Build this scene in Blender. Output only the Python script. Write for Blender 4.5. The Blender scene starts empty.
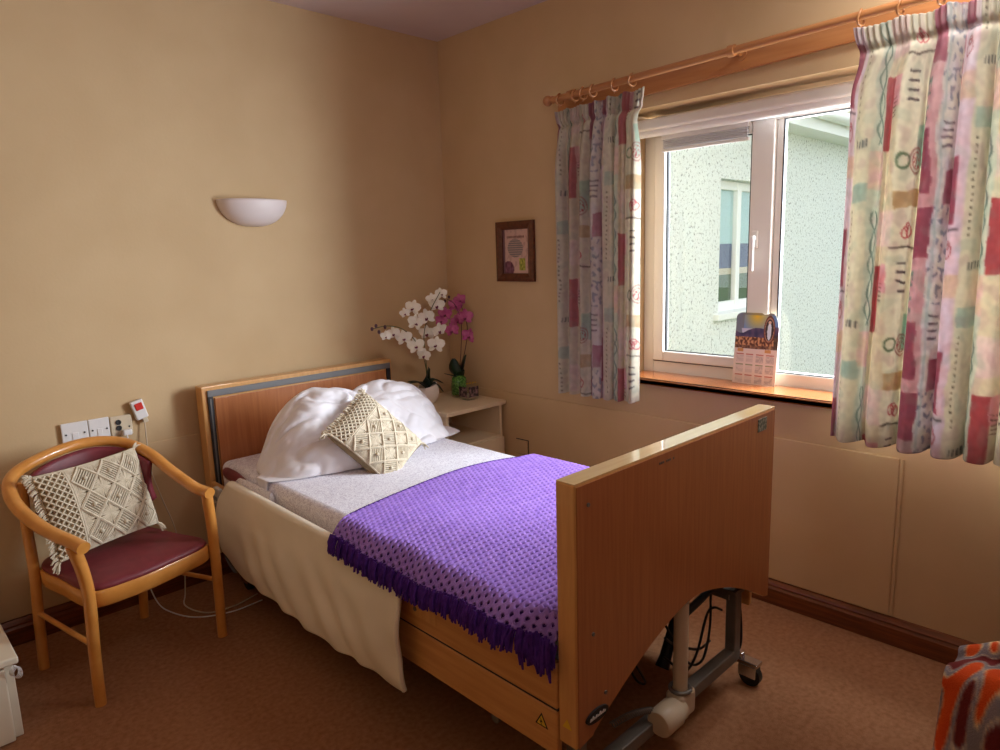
import bpy, bmesh, math, random
from mathutils import Vector, Matrix, noise
from math import sin, cos, pi, radians, sqrt, exp, atan2
random.seed(7)
C = bpy.context.scene.collection
PI = pi

# ------------------------------------------------------------------ camera
cam_d = bpy.data.cameras.new('camera'); cam = bpy.data.objects.new('camera', cam_d); C.objects.link(cam)
Rr = Vector((0.7143, -0.69923, -0.02928)); Up = Vector((0.14132, 0.10313, 0.98458)); Fw = Vector((0.68543, 0.70742, -0.17247))
m = Matrix.Identity(4)
for i in range(3):
    m[i][0] = Rr[i]; m[i][1] = Up[i]; m[i][2] = -Fw[i]
m[0][3], m[1][3], m[2][3] = -2.6217, -3.1246, 1.4459
cam.matrix_world = m
cam_d.sensor_width = 36; cam_d.lens = 689.9 / 1000 * 36; cam_d.clip_start = .02
bpy.context.scene.camera = cam

# ------------------------------------------------------------------ materials
def lin(c):
    return tuple(((x / 255) / 12.92 if x / 255 <= .04045 else ((x / 255 + .055) / 1.055) ** 2.4) for x in c) + (1,)
def newmat(name, rgb=(200, 200, 200), rough=.6, metal=0, spec=.5, coat=0):
    mt = bpy.data.materials.new(name); mt.use_nodes = True
    b = mt.node_tree.nodes['Principled BSDF']
    b.inputs['Base Color'].default_value = lin(rgb); b.inputs['Roughness'].default_value = rough
    b.inputs['Metallic'].default_value = metal; b.inputs['Specular IOR Level'].default_value = spec
    b.inputs['Coat Weight'].default_value = coat
    return mt, mt.node_tree, b
def mottled(name, a, b_, scale=8, rough=.6, bump=0, bscale=200, stretch=(1, 1, 1), detail=4, lo=.35, hi=.65, spec=.5, coat=0, metal=0, bdist=.002):
    mt, nt, b = newmat(name, a, rough, metal, spec, coat)
    N = nt.nodes; L = nt.links
    tc = N.new('ShaderNodeTexCoord'); mp = N.new('ShaderNodeMapping'); mp.inputs['Scale'].default_value = stretch
    L.new(tc.outputs['Object'], mp.inputs['Vector'])
    ns = N.new('ShaderNodeTexNoise'); ns.inputs['Scale'].default_value = scale; ns.inputs['Detail'].default_value = detail
    L.new(mp.outputs[0], ns.inputs['Vector'])
    cr = N.new('ShaderNodeValToRGB'); cr.color_ramp.elements[0].position = lo; cr.color_ramp.elements[1].position = hi
    cr.color_ramp.elements[0].color = lin(a); cr.color_ramp.elements[1].color = lin(b_)
    L.new(ns.outputs['Fac'], cr.inputs['Fac']); L.new(cr.outputs['Color'], b.inputs['Base Color'])
    if bump:
        n2 = N.new('ShaderNodeTexNoise'); n2.inputs['Scale'].default_value = bscale; n2.inputs['Detail'].default_value = 3
        L.new(mp.outputs[0], n2.inputs['Vector'])
        bp = N.new('ShaderNodeBump'); bp.inputs['Strength'].default_value = bump; bp.inputs['Distance'].default_value = bdist
        L.new(n2.outputs['Fac'], bp.inputs['Height']); L.new(bp.outputs[0], b.inputs['Normal'])
    return mt
def vcol(name, rough=.8, trans=0, bump=0):
    mt, nt, b = newmat(name, rough=rough, spec=.2)
    N = nt.nodes; L = nt.links
    at = N.new('ShaderNodeAttribute'); at.attribute_name = 'Col'
    L.new(at.outputs['Color'], b.inputs['Base Color'])
    if trans:
        t = N.new('ShaderNodeBsdfTranslucent'); L.new(at.outputs['Color'], t.inputs['Color'])
        mx = N.new('ShaderNodeMixShader'); mx.inputs[0].default_value = trans
        L.new(b.outputs[0], mx.inputs[1]); L.new(t.outputs[0], mx.inputs[2]); L.new(mx.outputs[0], N['Material Output'].inputs['Surface'])
    if bump:
        tc = N.new('ShaderNodeTexCoord'); n2 = N.new('ShaderNodeTexNoise'); n2.inputs['Scale'].default_value = 350
        L.new(tc.outputs['Object'], n2.inputs['Vector'])
        bp = N.new('ShaderNodeBump'); bp.inputs['Strength'].default_value = bump; bp.inputs['Distance'].default_value = .003
        L.new(n2.outputs['Fac'], bp.inputs['Height']); L.new(bp.outputs[0], b.inputs['Normal'])
    return mt

M = {}
M['wall'] = mottled('wall_paint', (206, 178, 138), (200, 171, 131), 3, .75, .25, 90, spec=.3, bdist=.0015)
M['ceiling'] = mottled('ceiling_paint', (214, 198, 196), (208, 192, 190), 3, .9, .2, 80)
M['carpet'] = mottled('carpet_pile', (148, 102, 70), (172, 122, 88), 60, 1, .9, 420, detail=8, lo=.3, hi=.7, spec=.1, bdist=.004)
M['skirt'] = mottled('varnished_dark_wood', (92, 46, 22), (126, 66, 32), 14, .35, 0, stretch=(6, .5, 8), detail=6, coat=.3)
M['skirt_x'] = mottled('varnished_dark_wood_across', (92, 46, 22), (126, 66, 32), 14, .35, 0, stretch=(.5, 6, 8), detail=6, coat=.3)
M['sill'] = mottled('varnished_sill_wood', (164, 92, 48), (186, 112, 62), 10, .22, 0, stretch=(8, .6, 4), detail=6, coat=.5)
M['beech'] = mottled('beech_wood', (206, 150, 88), (218, 164, 100), 9, .34, 0, stretch=(6, 6, .6), detail=5, coat=.5)
M['beech_y'] = mottled('beech_wood_lengthwise', (198, 140, 80), (212, 156, 94), 9, .42, 0, stretch=(6, .5, 8), detail=5, coat=.1)
M['veneer'] = mottled('reddish_beech_veneer', (168, 102, 60), (182, 116, 70), 12, .32, 0, stretch=(8, 8, .35), detail=6, coat=.25)
M['bentwood'] = mottled('honey_lacquered_bentwood', (206, 136, 60), (218, 150, 74), 8, .3, 0, stretch=(2, 2, 2), coat=.4)
M['pole'] = mottled('orange_pine', (172, 112, 66), (186, 128, 78), 9, .35, 0, stretch=(5, .4, 5), coat=.3)
M['greytrim'] = newmat('grey_plastic_trim', (112, 112, 114), .4)[0]
M['darktrim'] = newmat('dark_channel', (40, 38, 40), .5)[0]
M['steel'] = mottled('grey_painted_steel', (112, 106, 100), (122, 116, 108), 20, .45, metal=.3)
M['chrome'] = newmat('chrome', (200, 200, 200), .2, 1)[0]
M['cream_plastic'] = newmat('cream_plastic', (206, 190, 164), .4)[0]
M['white_plastic'] = newmat('white_plastic', (226, 222, 220), .35)[0]
M['upvc'] = newmat('white_upvc', (226, 220, 214), .3)[0]
M['gasket'] = newmat('black_gasket', (30, 30, 34), .6)[0]
M['black'] = newmat('black_rubber', (16, 15, 16), .5)[0]
M['vinyl'] = mottled('burgundy_vinyl', (112, 36, 46), (122, 42, 52), 30, .5, .2, 260, bdist=.0008)
M['pillow'] = mottled('white_pillow_cotton', (238, 234, 238), (232, 228, 234), 5, .85, .15, 30, spec=.2)
M['bumper'] = mottled('cream_padded_vinyl', (240, 230, 210), (234, 224, 204), 5, .5, .1, 20, spec=.4)
M['macrame'] = mottled('cotton_macrame_cord', (220, 208, 186), (204, 190, 166), 60, .95, .4, 400, spec=.1)
M['cushion_lining'] = mottled('cushion_lining', (150, 132, 104), (138, 120, 94), 40, .95, .3, 300, spec=.1)
M['purple_dark'] = mottled('dark_purple_yarn', (88, 48, 144), (70, 36, 120), 60, .95, .5, 300, spec=.1)
M['lilac'] = mottled('lilac_crochet_yarn', (158, 122, 202), (144, 108, 192), 30, .9, .5, 500, spec=.15, bdist=.003)
M['laminate'] = mottled('cream_laminate', (228, 208, 176), (222, 202, 170), 6, .4, spec=.5)
M['ceramic'] = newmat('matt_white_ceramic', (226, 214, 212), .5)[0]
M['potwhite'] = newmat('white_glazed_pot', (232, 222, 214), .3)[0]
M['petal_w'] = mottled('white_petals', (240, 236, 220), (250, 246, 236), 20, .6)
M['petal_p'] = mottled('magenta_petals', (176, 66, 126), (206, 110, 158), 30, .6)
M['lip_dark'] = newmat('flower_centre', (110, 40, 70), .6)[0]
M['leaf'] = mottled('dark_green_leaves', (22, 40, 30), (34, 58, 36), 12, .4)
M['stem'] = newmat('green_stem', (70, 86, 40), .6)[0]
M['bud'] = newmat('dark_buds', (84, 50, 60), .6)[0]
M['moss'] = mottled('green_moss', (110, 160, 70), (60, 110, 40), 90, .9, .8, 200, lo=.45, hi=.55)
M['gold'] = newmat('brass', (210, 170, 70), .3, 1)[0]
M['creamcab'] = newmat('cream_painted_wood', (226, 216, 196), .4)[0]
M['red'] = newmat('red_button', (206, 40, 28), .4)[0]
M['darkframe'] = mottled('mahogany_frame', (84, 40, 22), (104, 54, 30), 14, .35, stretch=(3, 3, 3), coat=.2)
M['blindfab'] = newmat('white_blind_fabric', (226, 222, 222), .7)[0]
M['ventgrey'] = newmat('pale_grey_blind', (196, 194, 198), .6)[0]
M['yellow'] = newmat('yellow_warning_label', (226, 190, 60), .4)[0]
M['silverlab'] = mottled('silver_green_label', (150, 150, 136), (90, 100, 84), 90, .35, lo=.48, hi=.52)
M['curtain'] = vcol('printed_curtain_cotton', .85, .32)
M['print'] = vcol('printed_card', .55)
M['fleece'] = mottled('x', (1, 1, 1), (1, 1, 1)); bpy.data.materials.remove(M['fleece']); M['fleece'] = vcol('patterned_fleece', .95, 0, .8)
# sheet with small sprigs
def sheet_mat():
    mt, nt, b = newmat('sprigged_cotton_sheet', (232, 228, 236), .85, spec=.2)
    N = nt.nodes; L = nt.links
    tc = N.new('ShaderNodeTexCoord'); vo = N.new('ShaderNodeTexVoronoi'); vo.inputs['Scale'].default_value = 55
    vo.feature = 'DISTANCE_TO_EDGE'
    no = N.new('ShaderNodeTexNoise'); no.inputs['Scale'].default_value = 30
    L.new(tc.outputs['Object'], no.inputs['Vector'])
    mixv = N.new('ShaderNodeMix'); mixv.data_type = 'RGBA'; mixv.inputs[0].default_value = .12
    L.new(tc.outputs['Object'], mixv.inputs[6]); L.new(no.outputs['Color'], mixv.inputs[7]); L.new(mixv.outputs[2], vo.inputs['Vector'])
    cr = N.new('ShaderNodeValToRGB'); cr.color_ramp.elements[0].position = .03; cr.color_ramp.elements[1].position = .12
    cr.color_ramp.elements[0].color = lin((206, 200, 214)); cr.color_ramp.elements[1].color = lin((242, 240, 248))
    L.new(vo.outputs['Distance'], cr.inputs['Fac']); L.new(cr.outputs['Color'], b.inputs['Base Color'])
    return mt
M['sheet'] = sheet_mat()
def pebble_mat():
    mt, nt, b = newmat('pebble_dash_render', (232, 234, 228), .9, spec=.2)
    N = nt.nodes; L = nt.links
    tc = N.new('ShaderNodeTexCoord')
    n1 = N.new('ShaderNodeTexNoise'); n1.inputs['Scale'].default_value = 36; n1.inputs['Detail'].default_value = 5; n1.inputs['Roughness'].default_value = .7
    L.new(tc.outputs['Object'], n1.inputs['Vector'])
    cr = N.new('ShaderNodeValToRGB'); e = cr.color_ramp.elements
    e[0].position = .35; e[0].color = lin((124, 130, 130)); e[1].position = .46; e[1].color = lin((226, 230, 228))
    L.new(n1.outputs['Fac'], cr.inputs['Fac']); L.new(cr.outputs['Color'], b.inputs['Base Color'])
    bp = N.new('ShaderNodeBump'); bp.inputs['Strength'].default_value = .8; bp.inputs['Distance'].default_value = .01
    L.new(n1.outputs['Fac'], bp.inputs['Height']); L.new(bp.outputs[0], b.inputs['Normal'])
    return mt
M['pebble'] = pebble_mat()
M['rooftile'] = mottled('mossy_roof_tiles', (150, 156, 128), (186, 186, 164), 30, .9, .5, 60)
M['outwhite'] = newmat('white_outdoor_plastic', (236, 238, 238), .4)[0]
M['grass'] = mottled('grass', (90, 110, 60), (120, 136, 84), 20, .9)
def glass_mat():
    mt = bpy.data.materials.new('window_glass'); mt.use_nodes = True
    nt = mt.node_tree; N = nt.nodes; L = nt.links; N.clear()
    o = N.new('ShaderNodeOutputMaterial'); t = N.new('ShaderNodeBsdfTransparent'); g = N.new('ShaderNodeBsdfGlossy')
    g.inputs['Roughness'].default_value = .02; t.inputs['Color'].default_value = (.96, .98, .98, 1)
    mx = N.new('ShaderNodeMixShader'); f = N.new('ShaderNodeFresnel'); ge = N.new('ShaderNodeNewGeometry'); mi = N.new('ShaderNodeMix'); mi.inputs[2].default_value = 1.38; mi.inputs[3].default_value = 1 / 1.38
    L.new(ge.outputs['Backfacing'], mi.inputs[0]); L.new(mi.outputs[0], f.inputs['IOR'])
    L.new(f.outputs[0], mx.inputs[0]); L.new(t.outputs[0], mx.inputs[1]); L.new(g.outputs[0], mx.inputs[2]); L.new(mx.outputs[0], o.inputs['Surface'])
    return mt
M['glass'] = glass_mat()

# ------------------------------------------------------------------ helpers
def obj(name, bm, mat, parent=None, smooth=None, bevel=0, loc=None, seg=2):
    me = bpy.data.meshes.new(name); bm.normal_update(); bm.to_mesh(me); bm.free()
    mats = mat if isinstance(mat, (list, tuple)) else [mat]
    for x in mats: me.materials.append(M[x] if isinstance(x, str) else x)
    if smooth is not None:
        me.polygons.foreach_set('use_smooth', [True] * len(me.polygons))
        if smooth < 180: me.set_sharp_from_angle(angle=radians(smooth))
    o = bpy.data.objects.new(name, me); C.objects.link(o)
    if parent is not None:
        o.parent = parent; o.location = -parent.location
        if parent.parent is not None: o.location = -(parent.location + parent.parent.location)
    if bevel:
        b = o.modifiers.new('bevel', 'BEVEL'); b.width = bevel; b.segments = seg; b.limit_method = 'ANGLE'; b.angle_limit = radians(40)
    return o
def thing(name, label, cat, loc, group=None):
    o = bpy.data.objects.new(name, None); C.objects.link(o); o.location = loc; o.empty_display_size = .1
    o['label'] = label; o['category'] = cat
    if group: o['group'] = group
    return o
def tag(o, label, cat, group=None):
    o['label'] = label; o['category'] = cat
    if group: o['group'] = group
    return o
def struct(o):
    o['kind'] = 'structure'; return o
def box(bm, x0, x1, y0, y1, z0, z1, mat=0, rot=None):
    vs = [bm.verts.new((x, y, z)) for z in (z0, z1) for y in (y0, y1) for x in (x0, x1)]
    for f in ((0, 2, 3, 1), (4, 5, 7, 6), (0, 1, 5, 4), (2, 6, 7, 3), (0, 4, 6, 2), (1, 3, 7, 5)):
        fc = bm.faces.new([vs[i] for i in f]); fc.material_index = mat
    if rot is not None:
        c = Vector(((x0 + x1) / 2, (y0 + y1) / 2, (z0 + z1) / 2))
        for v in vs: v.co = rot @ (v.co - c) + c
    return vs
def BX(*a, **k):
    bm = bmesh.new(); box(bm, *a, **k); return bm
def catmull(pts, n=8):
    P = [Vector(p) for p in pts]
    if len(P) < 3: return P
    Q = [P[0] * 2 - P[1]] + P + [P[-1] * 2 - P[-2]]; out = []
    for i in range(1, len(Q) - 2):
        a, b, c, d = Q[i - 1:i + 3]
        for k in range(n):
            t = k / n
            out.append(.5 * ((2 * b) + (c - a) * t + (2 * a - 5 * b + 4 * c - d) * t * t + (3 * b - a - 3 * c + d) * t ** 3))
    out.append(P[-1]); return out
def tube(bm, path, r, n=8, sx=1, sy=1, closed=False, ref=None, caps=True):
    P = [Vector(p) for p in path]; N = len(P); rings = []
    up = Vector(ref) if ref else None; prev = None
    for i in range(N):
        t = (P[min(i + 1, N - 1)] - P[max(i - 1, 0)])
        if closed: t = P[(i + 1) % N] - P[i - 1]
        if t.length < 1e-9: t = Vector((0, 0, 1))
        t.normalize()
        if prev is None:
            a = up if up else (Vector((0, 0, 1)) if abs(t.z) < .9 else Vector((1, 0, 0)))
        else: a = up if up else prev
        a = (a - t * a.dot(t))
        if a.length < 1e-6: a = t.orthogonal()
        a.normalize(); b = t.cross(a); prev = a
        rr = r[i] if isinstance(r, (list, tuple)) else r
        rings.append([bm.verts.new(P[i] + (a * cos(k * 2 * PI / n) * sx + b * sin(k * 2 * PI / n) * sy) * rr) for k in range(n)])
    rng = range(N) if closed else range(N - 1)
    for i in rng:
        A = rings[i]; B = rings[(i + 1) % N]
        for k in range(n):
            bm.faces.new((A[k], A[(k + 1) % n], B[(k + 1) % n], B[k]))
    if caps and not closed:
        bm.faces.new(rings[0][::-1]); bm.faces.new(rings[-1])
def cyl(bm, a, b, r, n=16): tube(bm, [a, b], r, n)
def lathe(bm, c, prof, n=24, axis='z', a0=0, a1=2 * PI):
    full = abs(a1 - a0 - 2 * PI) < 1e-6; k = n if full else n + 1; rings = []
    for (r, h) in prof:
        ring = []
        for i in range(k):
            t = a0 + (a1 - a0) * i / n
            if axis == 'z': p = (c[0] + r * cos(t), c[1] + r * sin(t), c[2] + h)
            elif axis == 'y': p = (c[0] + r * cos(t), c[1] + h, c[2] + r * sin(t))
            else: p = (c[0] + h, c[1] + r * cos(t), c[2] + r * sin(t))
            ring.append(bm.verts.new(p))
        rings.append(ring)
    for i in range(len(rings) - 1):
        for j in range(n):
            j2 = (j + 1) % k
            bm.faces.new((rings[i][j], rings[i][j2], rings[i + 1][j2], rings[i + 1][j]))
    if full:
        if prof[0][0] > 1e-5: bm.faces.new(rings[0][::-1])
        if prof[-1][0] > 1e-5: bm.faces.new(rings[-1])
    bmesh.ops.remove_doubles(bm, verts=bm.verts, dist=1e-6)
def prism(bm, outline, axis, a, b, mat=0):
    """outline in the two other axes, extruded along axis between a and b"""
    def P(p, h):
        if axis == 'y': return (p[0], h, p[1])
        if axis == 'x': return (h, p[0], p[1])
        return (p[0], p[1], h)
    A = [bm.verts.new(P(p, a)) for p in outline]; B = [bm.verts.new(P(p, b)) for p in outline]
    n = len(outline)
    for i in range(n):
        f = bm.faces.new((A[i], A[(i + 1) % n], B[(i + 1) % n], B[i])); f.material_index = mat
    f = bm.faces.new(A[::-1]); f.material_index = mat; f = bm.faces.new(B); f.material_index = mat
    bmesh.ops.recalc_face_normals(bm, faces=bm.faces)
def gridmesh(nu, nv, f, name, mat, parent=None, colf=None, thick=0, flip=False):
    vs = []; 
    for j in range(nv + 1):
        for i in range(nu + 1): vs.append(tuple(f(i / nu, j / nv)))
    fs = []
    for j in range(nv):
        for i in range(nu):
            a = j * (nu + 1) + i; q = (a, a + 1, a + nu + 2, a + nu + 1)
            fs.append(q[::-1] if flip else q)
    me = bpy.data.meshes.new(name); me.from_pydata(vs, [], fs); me.materials.append(M[mat])
    me.polygons.foreach_set('use_smooth', [True] * len(fs))
    if colf:
        ca = me.color_attributes.new('Col', 'FLOAT_COLOR', 'POINT'); buf = []
        for j in range(nv + 1):
            for i in range(nu + 1): buf.extend(lin(colf(i / nu, j / nv)))
        ca.data.foreach_set('color', buf)
    o = bpy.data.objects.new(name, me); C.objects.link(o)
    if parent is not None:
        o.parent = parent; o.location = -parent.location
    if thick:
        s = o.modifiers.new('thickness', 'SOLIDIFY'); s.thickness = thick; s.offset = 0
    return o
def lerp(a, b, t): return a + (b - a) * t
def mixc(a, b, t): return tuple(lerp(x, y, t) for x, y in zip(a, b))
def sm(x, a, b):
    t = max(0, min(1, (x - a) / (b - a))); return t * t * (3 - 2 * t)
def nz(x, y, z=0, s=1): return noise.noise(Vector((x * s, y * s, z)))

# ------------------------------------------------------------------ room shell
H = 2.61
XL, YF = -3.3, -4.3
struct(obj('floor', BX(XL - .1, .0, YF - .1, .0, -.08, 0), 'carpet'))
struct(obj('ceiling', BX(XL - .1, .3, YF - .1, .1, H, H + .1), 'ceiling'))
struct(obj('wall_back', BX(XL - .1, 0, 0, .3, -.08, H), 'wall'))
struct(obj('wall_left', BX(XL - .1, XL, YF, 0, -.08, H), 'wall'))
M['wall_dim'] = mottled('low_bounce_wall', (132, 100, 70), (126, 94, 66), 3, .8)  # unseen front wall, coloured darker to cut bounce onto the footboard
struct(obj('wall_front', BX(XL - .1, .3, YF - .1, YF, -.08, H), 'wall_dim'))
WY0, WY1, WZ0, WZ1 = -1.235, -3.12, .845, 2.042       # window opening
bm = bmesh.new()
box(bm, 0, .28, YF, WY1, -.3, H); box(bm, 0, .28, WY0, .0, -.3, H)
box(bm, 0, .28, WY1, WY0, -.3, WZ0); box(bm, 0, .28, WY1, WY0, WZ1, H)
struct(obj('wall_right', bm, 'wall'))
# skirting boards
def skirt_prof(s):   # depth outwards, height
    return [(0, 0), (.02 * s, 0), (.02 * s, .066), (.014 * s, .076), (.017 * s, .083), (.009 * s, .094), (.006 * s, .101), (0, .103)]
bm = bmesh.new(); prism(bm, [(-d, z) for d, z in skirt_prof(1)], 'y', YF + .001, -.001)
struct(obj('baseboard_right', bm, 'skirt', smooth=30))
bm = bmesh.new(); prism(bm, [(-d, z) for d, z in skirt_prof(1)], 'x', XL + .001, -.024)
struct(obj('baseboard_back', bm, 'skirt_x', smooth=30))
# dado panelling: thin board on each wall, stops at a vertical edge right of the window
bm = bmesh.new(); box(bm, -.009, 0, -2.425, 0, .104, .700)
struct(obj('trim_1', bm, 'wall', bevel=.005, seg=3))
bm = bmesh.new(); box(bm, -.006, 0, -2.438, -2.425, .104, .697); struct(obj('trim_2', bm, 'wall', bevel=.003))
bm = bmesh.new(); box(bm, XL + .001, -.010, -.007, 0, .104, .692)
struct(obj('trim_3', bm, 'wall', bevel=.004, seg=3))

# ------------------------------------------------------------------ window
win = bpy.data.objects.new('window_1', None); C.objects.link(win); win.location = (.18, -1.9, .873); win['kind'] = 'structure'
ys0, yR = WY0 - .002, WY1 + .002
bm = bmesh.new()
FX0, FX1 = .18, .25
zt = 2.0; zb = .868
box(bm, FX0, FX1, ys0 - .055, ys0, zb, zt)                # left jamb
box(bm, FX0, FX1, yR, yR + .055, zb, zt)
box(bm, FX0, FX1, yR + .055, ys0 - .055, zb, zb + .056)     # bottom
box(bm, FX0, FX1, yR + .055, ys0 - .055, zt - .06, zt + .034)
box(bm, FX0 + .005, .216, -1.884, -1.855, zb + .056, zt - .06); box(bm, FX0 + .005, FX1 - .002, -2.52, -2.46, zb + .056, zt - .06)      # mullions
obj('frame', bm, 'upvc', win, bevel=.004)
bm = bmesh.new()
sx0, sx1 = .168, .215
a, b = ys0 - .058, -1.852
box(bm, sx0, sx1, a - .056, a, zb + .06, zt - .055); box(bm, sx0, sx1, b, b + .094, zb + .06, zt - .055)
box(bm, sx0, sx1, b + .098, a - .056, zb + .06, zb + .106); box(bm, sx0, sx1, b + .098, a - .056, zt - .10, zt - .055)
obj('opening_sash', bm, 'upvc', win, bevel=.005)
bm = bmesh.new()
for (y0, y1, z0, z1) in ((b + .098, a - .056, zb + .103, zt - .097), (-2.463, -1.881, zb + .053, zt - .057), (yR + .052, -2.517, zb + .053, zt - .057)):
    w = .006
    box(bm, .185, .20, y0, y0 + w, z0, z1); box(bm, .185, .20, y1 - w, y1, z0, z1); box(bm, .185, .2, y0, y1, z0, z0 + w); box(bm, .185, .2, y0, y1, z1 - w, z1)
box(bm, .176, .1795, a - .001, a + .003, zb + .06, zt - .055); box(bm, .176, .1795, b, a, zb + .0565, zb + .0595)
obj('gasket', bm, 'gasket', win)
obj('pane', BX(.203, .209, b + .095, a - .053, zb + .1, zt - .095), 'glass', win)
obj('pane', BX(.203, .209, -2.465, -1.88, zb + .05, zt - .055), 'glass', win)
obj('pane', BX(.203, .209, yR + .05, -2.515, zb + .05, zt - .055), 'glass', win)
# handle on the sash
bm = bmesh.new(); box(bm, .156, .168, -1.800, -1.775, 1.44, 1.51); box(bm, .142, .158, -1.795, -1.78, 1.47, 1.49)
box(bm, .130, .144, -1.796, -1.780, 1.345, 1.49); obj('handle', bm, 'white_plastic', win, bevel=.004)
bm = bmesh.new(); box(bm, -.03, .178, WY1 + .001, WY0 - .001, .848, .873); box(bm, -.03, -.001, WY1 - .04, WY0 + .04, .848, .873)
struct(obj('trim_4', bm, 'sill', bevel=.005))
# roller blind under the lintel
rb = thing('roller_blind', 'white roller blind wound up in its cassette under the window lintel', 'blind', (.1, -1.9, 1.95))
bm = bmesh.new(); box(bm, .07, .15, WY1 + .006, WY0 - .006, 1.962, 2.012); obj('cassette', bm, 'white_plastic', rb, bevel=.012, seg=3)
bm = bmesh.new(); cyl(bm, (.105, WY1 + .02, 1.958), (.105, WY0 - .02, 1.958), .022); obj('blind_roll', bm, 'blindfab', rb, smooth=60)
# small pleated blind in the left pane
pb = thing('pleated_blind', 'narrow pale grey pleated blind raised at the top of the left pane', 'blind', (.155, -1.55, 1.86))
bm = bmesh.new(); box(bm, .145, .166, -1.752, -1.345, 1.925, 1.948); obj('head_rail', bm, 'white_plastic', pb, bevel=.003)
bm = bmesh.new()
for k in range(5): box(bm, .147 + .003 * (k % 2), .164, -1.745, -1.352, 1.888 + k * .0075, 1.8945 + k * .0075)
obj('pleats', bm, 'ventgrey', pb, bevel=.001)
obj('bottom_rail', BX(.146, .165, -1.752, -1.345, 1.872, 1.886), 'white_plastic', pb, bevel=.003)

# ------------------------------------------------------------------ outside
gx = struct(obj('ground', BX(.3, 26, -16, 0, -.4, -.3), 'grass'))
hs = thing('neighbouring_house', 'white pebble dashed house wing with gutter and roof seen through the window', 'house', (4, 0, -.3))
hx0, hx1, hz0, hz1 = 3.2, 4.3, .84, 2.05
bm = bmesh.new(); box(bm, .3, hx0, 0, .3, -.3, 2.62); box(bm, hx1, 16, 0, .3, -.3, 2.62); box(bm, hx0, hx1, 0, .3, -.3, hz0); box(bm, hx0, hx1, 0, .3, hz1, 2.62)
obj('wall', bm, 'pebble', hs)
bm = bmesh.new(); box(bm, hx0 - .08, hx1 + .08, -.05, .2, hz0 - .05, hz0 + .012); obj('window_sill', bm, 'outwhite', hs, bevel=.008)
bm = bmesh.new()
wy0, wy1 = .10, .16
for (xa, xb) in ((hx0, hx0 + .06), (hx0 + .50, hx0 + .58), (hx1 - .06, hx1)): box(bm, xa, xb, wy0 - .006, wy1, hz0, hz1)
box(bm, hx0, hx1, wy0, wy1, hz0, hz0 + .1); box(bm, hx0, hx1, wy0, wy1, hz1 - .08, hz1)
wf = obj('window_frame', bm, 'outwhite', hs, bevel=.008)
obj('window_pane', BX(hx0 + .05, hx1 - .05, .130, .135, hz0 + .08, hz1 - .06), 'glass', hs)
for nm, za, zb2, yy, mm in (('roller_blind', 1.48, 2.02, .142, newmat('pale_teal_reflection', (178, 206, 208), .8)[0]), ('navy_reflection', 1.25, 1.48, .142, newmat('navy_panel', (58, 76, 116), .7)[0]), ('cream_reflection', 1.19, 1.25, .142, 'cream_plastic'), ('green_reflection', .86, 1.19, .142, newmat('green_panel', (84, 104, 82), .8)[0])):  # flat coloured panels behind the pane paint in its reflections, teal one included
    obj(nm, BX(hx0 + .04, hx1 - .04, yy, yy + .01, za, zb2), mm, hs)
# soffit, fascia and gutter
bm = bmesh.new(); box(bm, .3, 16, -.26, 0, 2.56, 2.60); box(bm, .3, 16, -.28, -.26, 2.55, 2.72); obj('fascia', bm, 'outwhite', hs)
bm = bmesh.new(); tube(bm, [(.3, -.34, 2.70), (16, -.34, 2.70)], .06, 14)
for k in range(12): box(bm, .9 + k * 1.1, .93 + k * 1.1, -.405, -.275, 2.63, 2.725)
obj('gutter', bm, 'outwhite', hs, smooth=50)
bm = bmesh.new(); prism(bm, [(-.36, 2.74), (-.36, 2.78), (4, 5.0), (4, 4.9)], 'x', .3, 16); obj('roof', bm, 'rooftile', hs)

# ------------------------------------------------------------------ curtain pole
cp = thing('curtain_pole', 'orange pine curtain pole with ball end above the window', 'curtain pole', (-.1, -1.9, 2.1))
def pz(y): return 2.135 + (-.9 - y) * .026
bm = bmesh.new(); cyl(bm, (-.1, -.93, pz(-.93)), (-.1, -3.1, pz(-3.1)), .0145, 18); obj('pole', bm, 'pole', cp, smooth=60)
bm = bmesh.new()
for ye, s in ((-.93, 1), (-3.1, -1)):
    c = (-.1, ye, pz(ye)); prof = [(.0, -.002), (.016, -.002), (.018, .006), (.011, .012), (.013, .016)]
    prof += [(.024 * sin(t) , .036 - .024 * cos(t)) for t in [PI * (.2 + .8 * k / 8) for k in range(9)]]
    b2 = bmesh.new(); lathe(b2, c, [(r, s * h) for r, h in prof], 18, 'y')
    obj('finial', b2, 'pole', cp, smooth=50)
bm.free()
bm = bmesh.new(); prism(bm, [(-.885, 2.150), (-3.15, 2.228), (-3.15, 2.150), (-.885, 2.072)], 'x', -.022, -.001)
obj('back_board', bm, 'pole', cp, bevel=.004)
for y in (-1.03, -1.80, -2.95):
    bm = bmesh.new(); z = pz(y)
    cyl(bm, (-.022, y, z), (-.088, y, z), .009, 12); lathe(bm, (-.1, y, z), [(.0155, -.012), (.021, -.012), (.021, .012), (.0155, .012)], 20, 'y')
    cyl(bm, (-.022, y, z), (-.030, y, z), .022, 16)
    obj('bracket', bm, 'pole', cp, smooth=40)
def ring_bm(y):
    b = bmesh.new(); z = pz(y) - .006
    tube(b, [(-.1 + .024 * cos(t), y + .004 * sin(2 * t), z + .024 * sin(t)) for t in [k * 2 * PI / 22 for k in range(22)]], .004, 8, closed=True)
    tube(b, [(-.1, y, z - .026), (-.1, y, z - .036)], .002, 6)
    return b
for y in (-.965, -1.055, -1.10, -1.155, -1.27, -1.36, -2.245, -2.36, -2.47, -2.6, -2.74): obj('ring', ring_bm(y), 'pole', cp, smooth=60)

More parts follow.
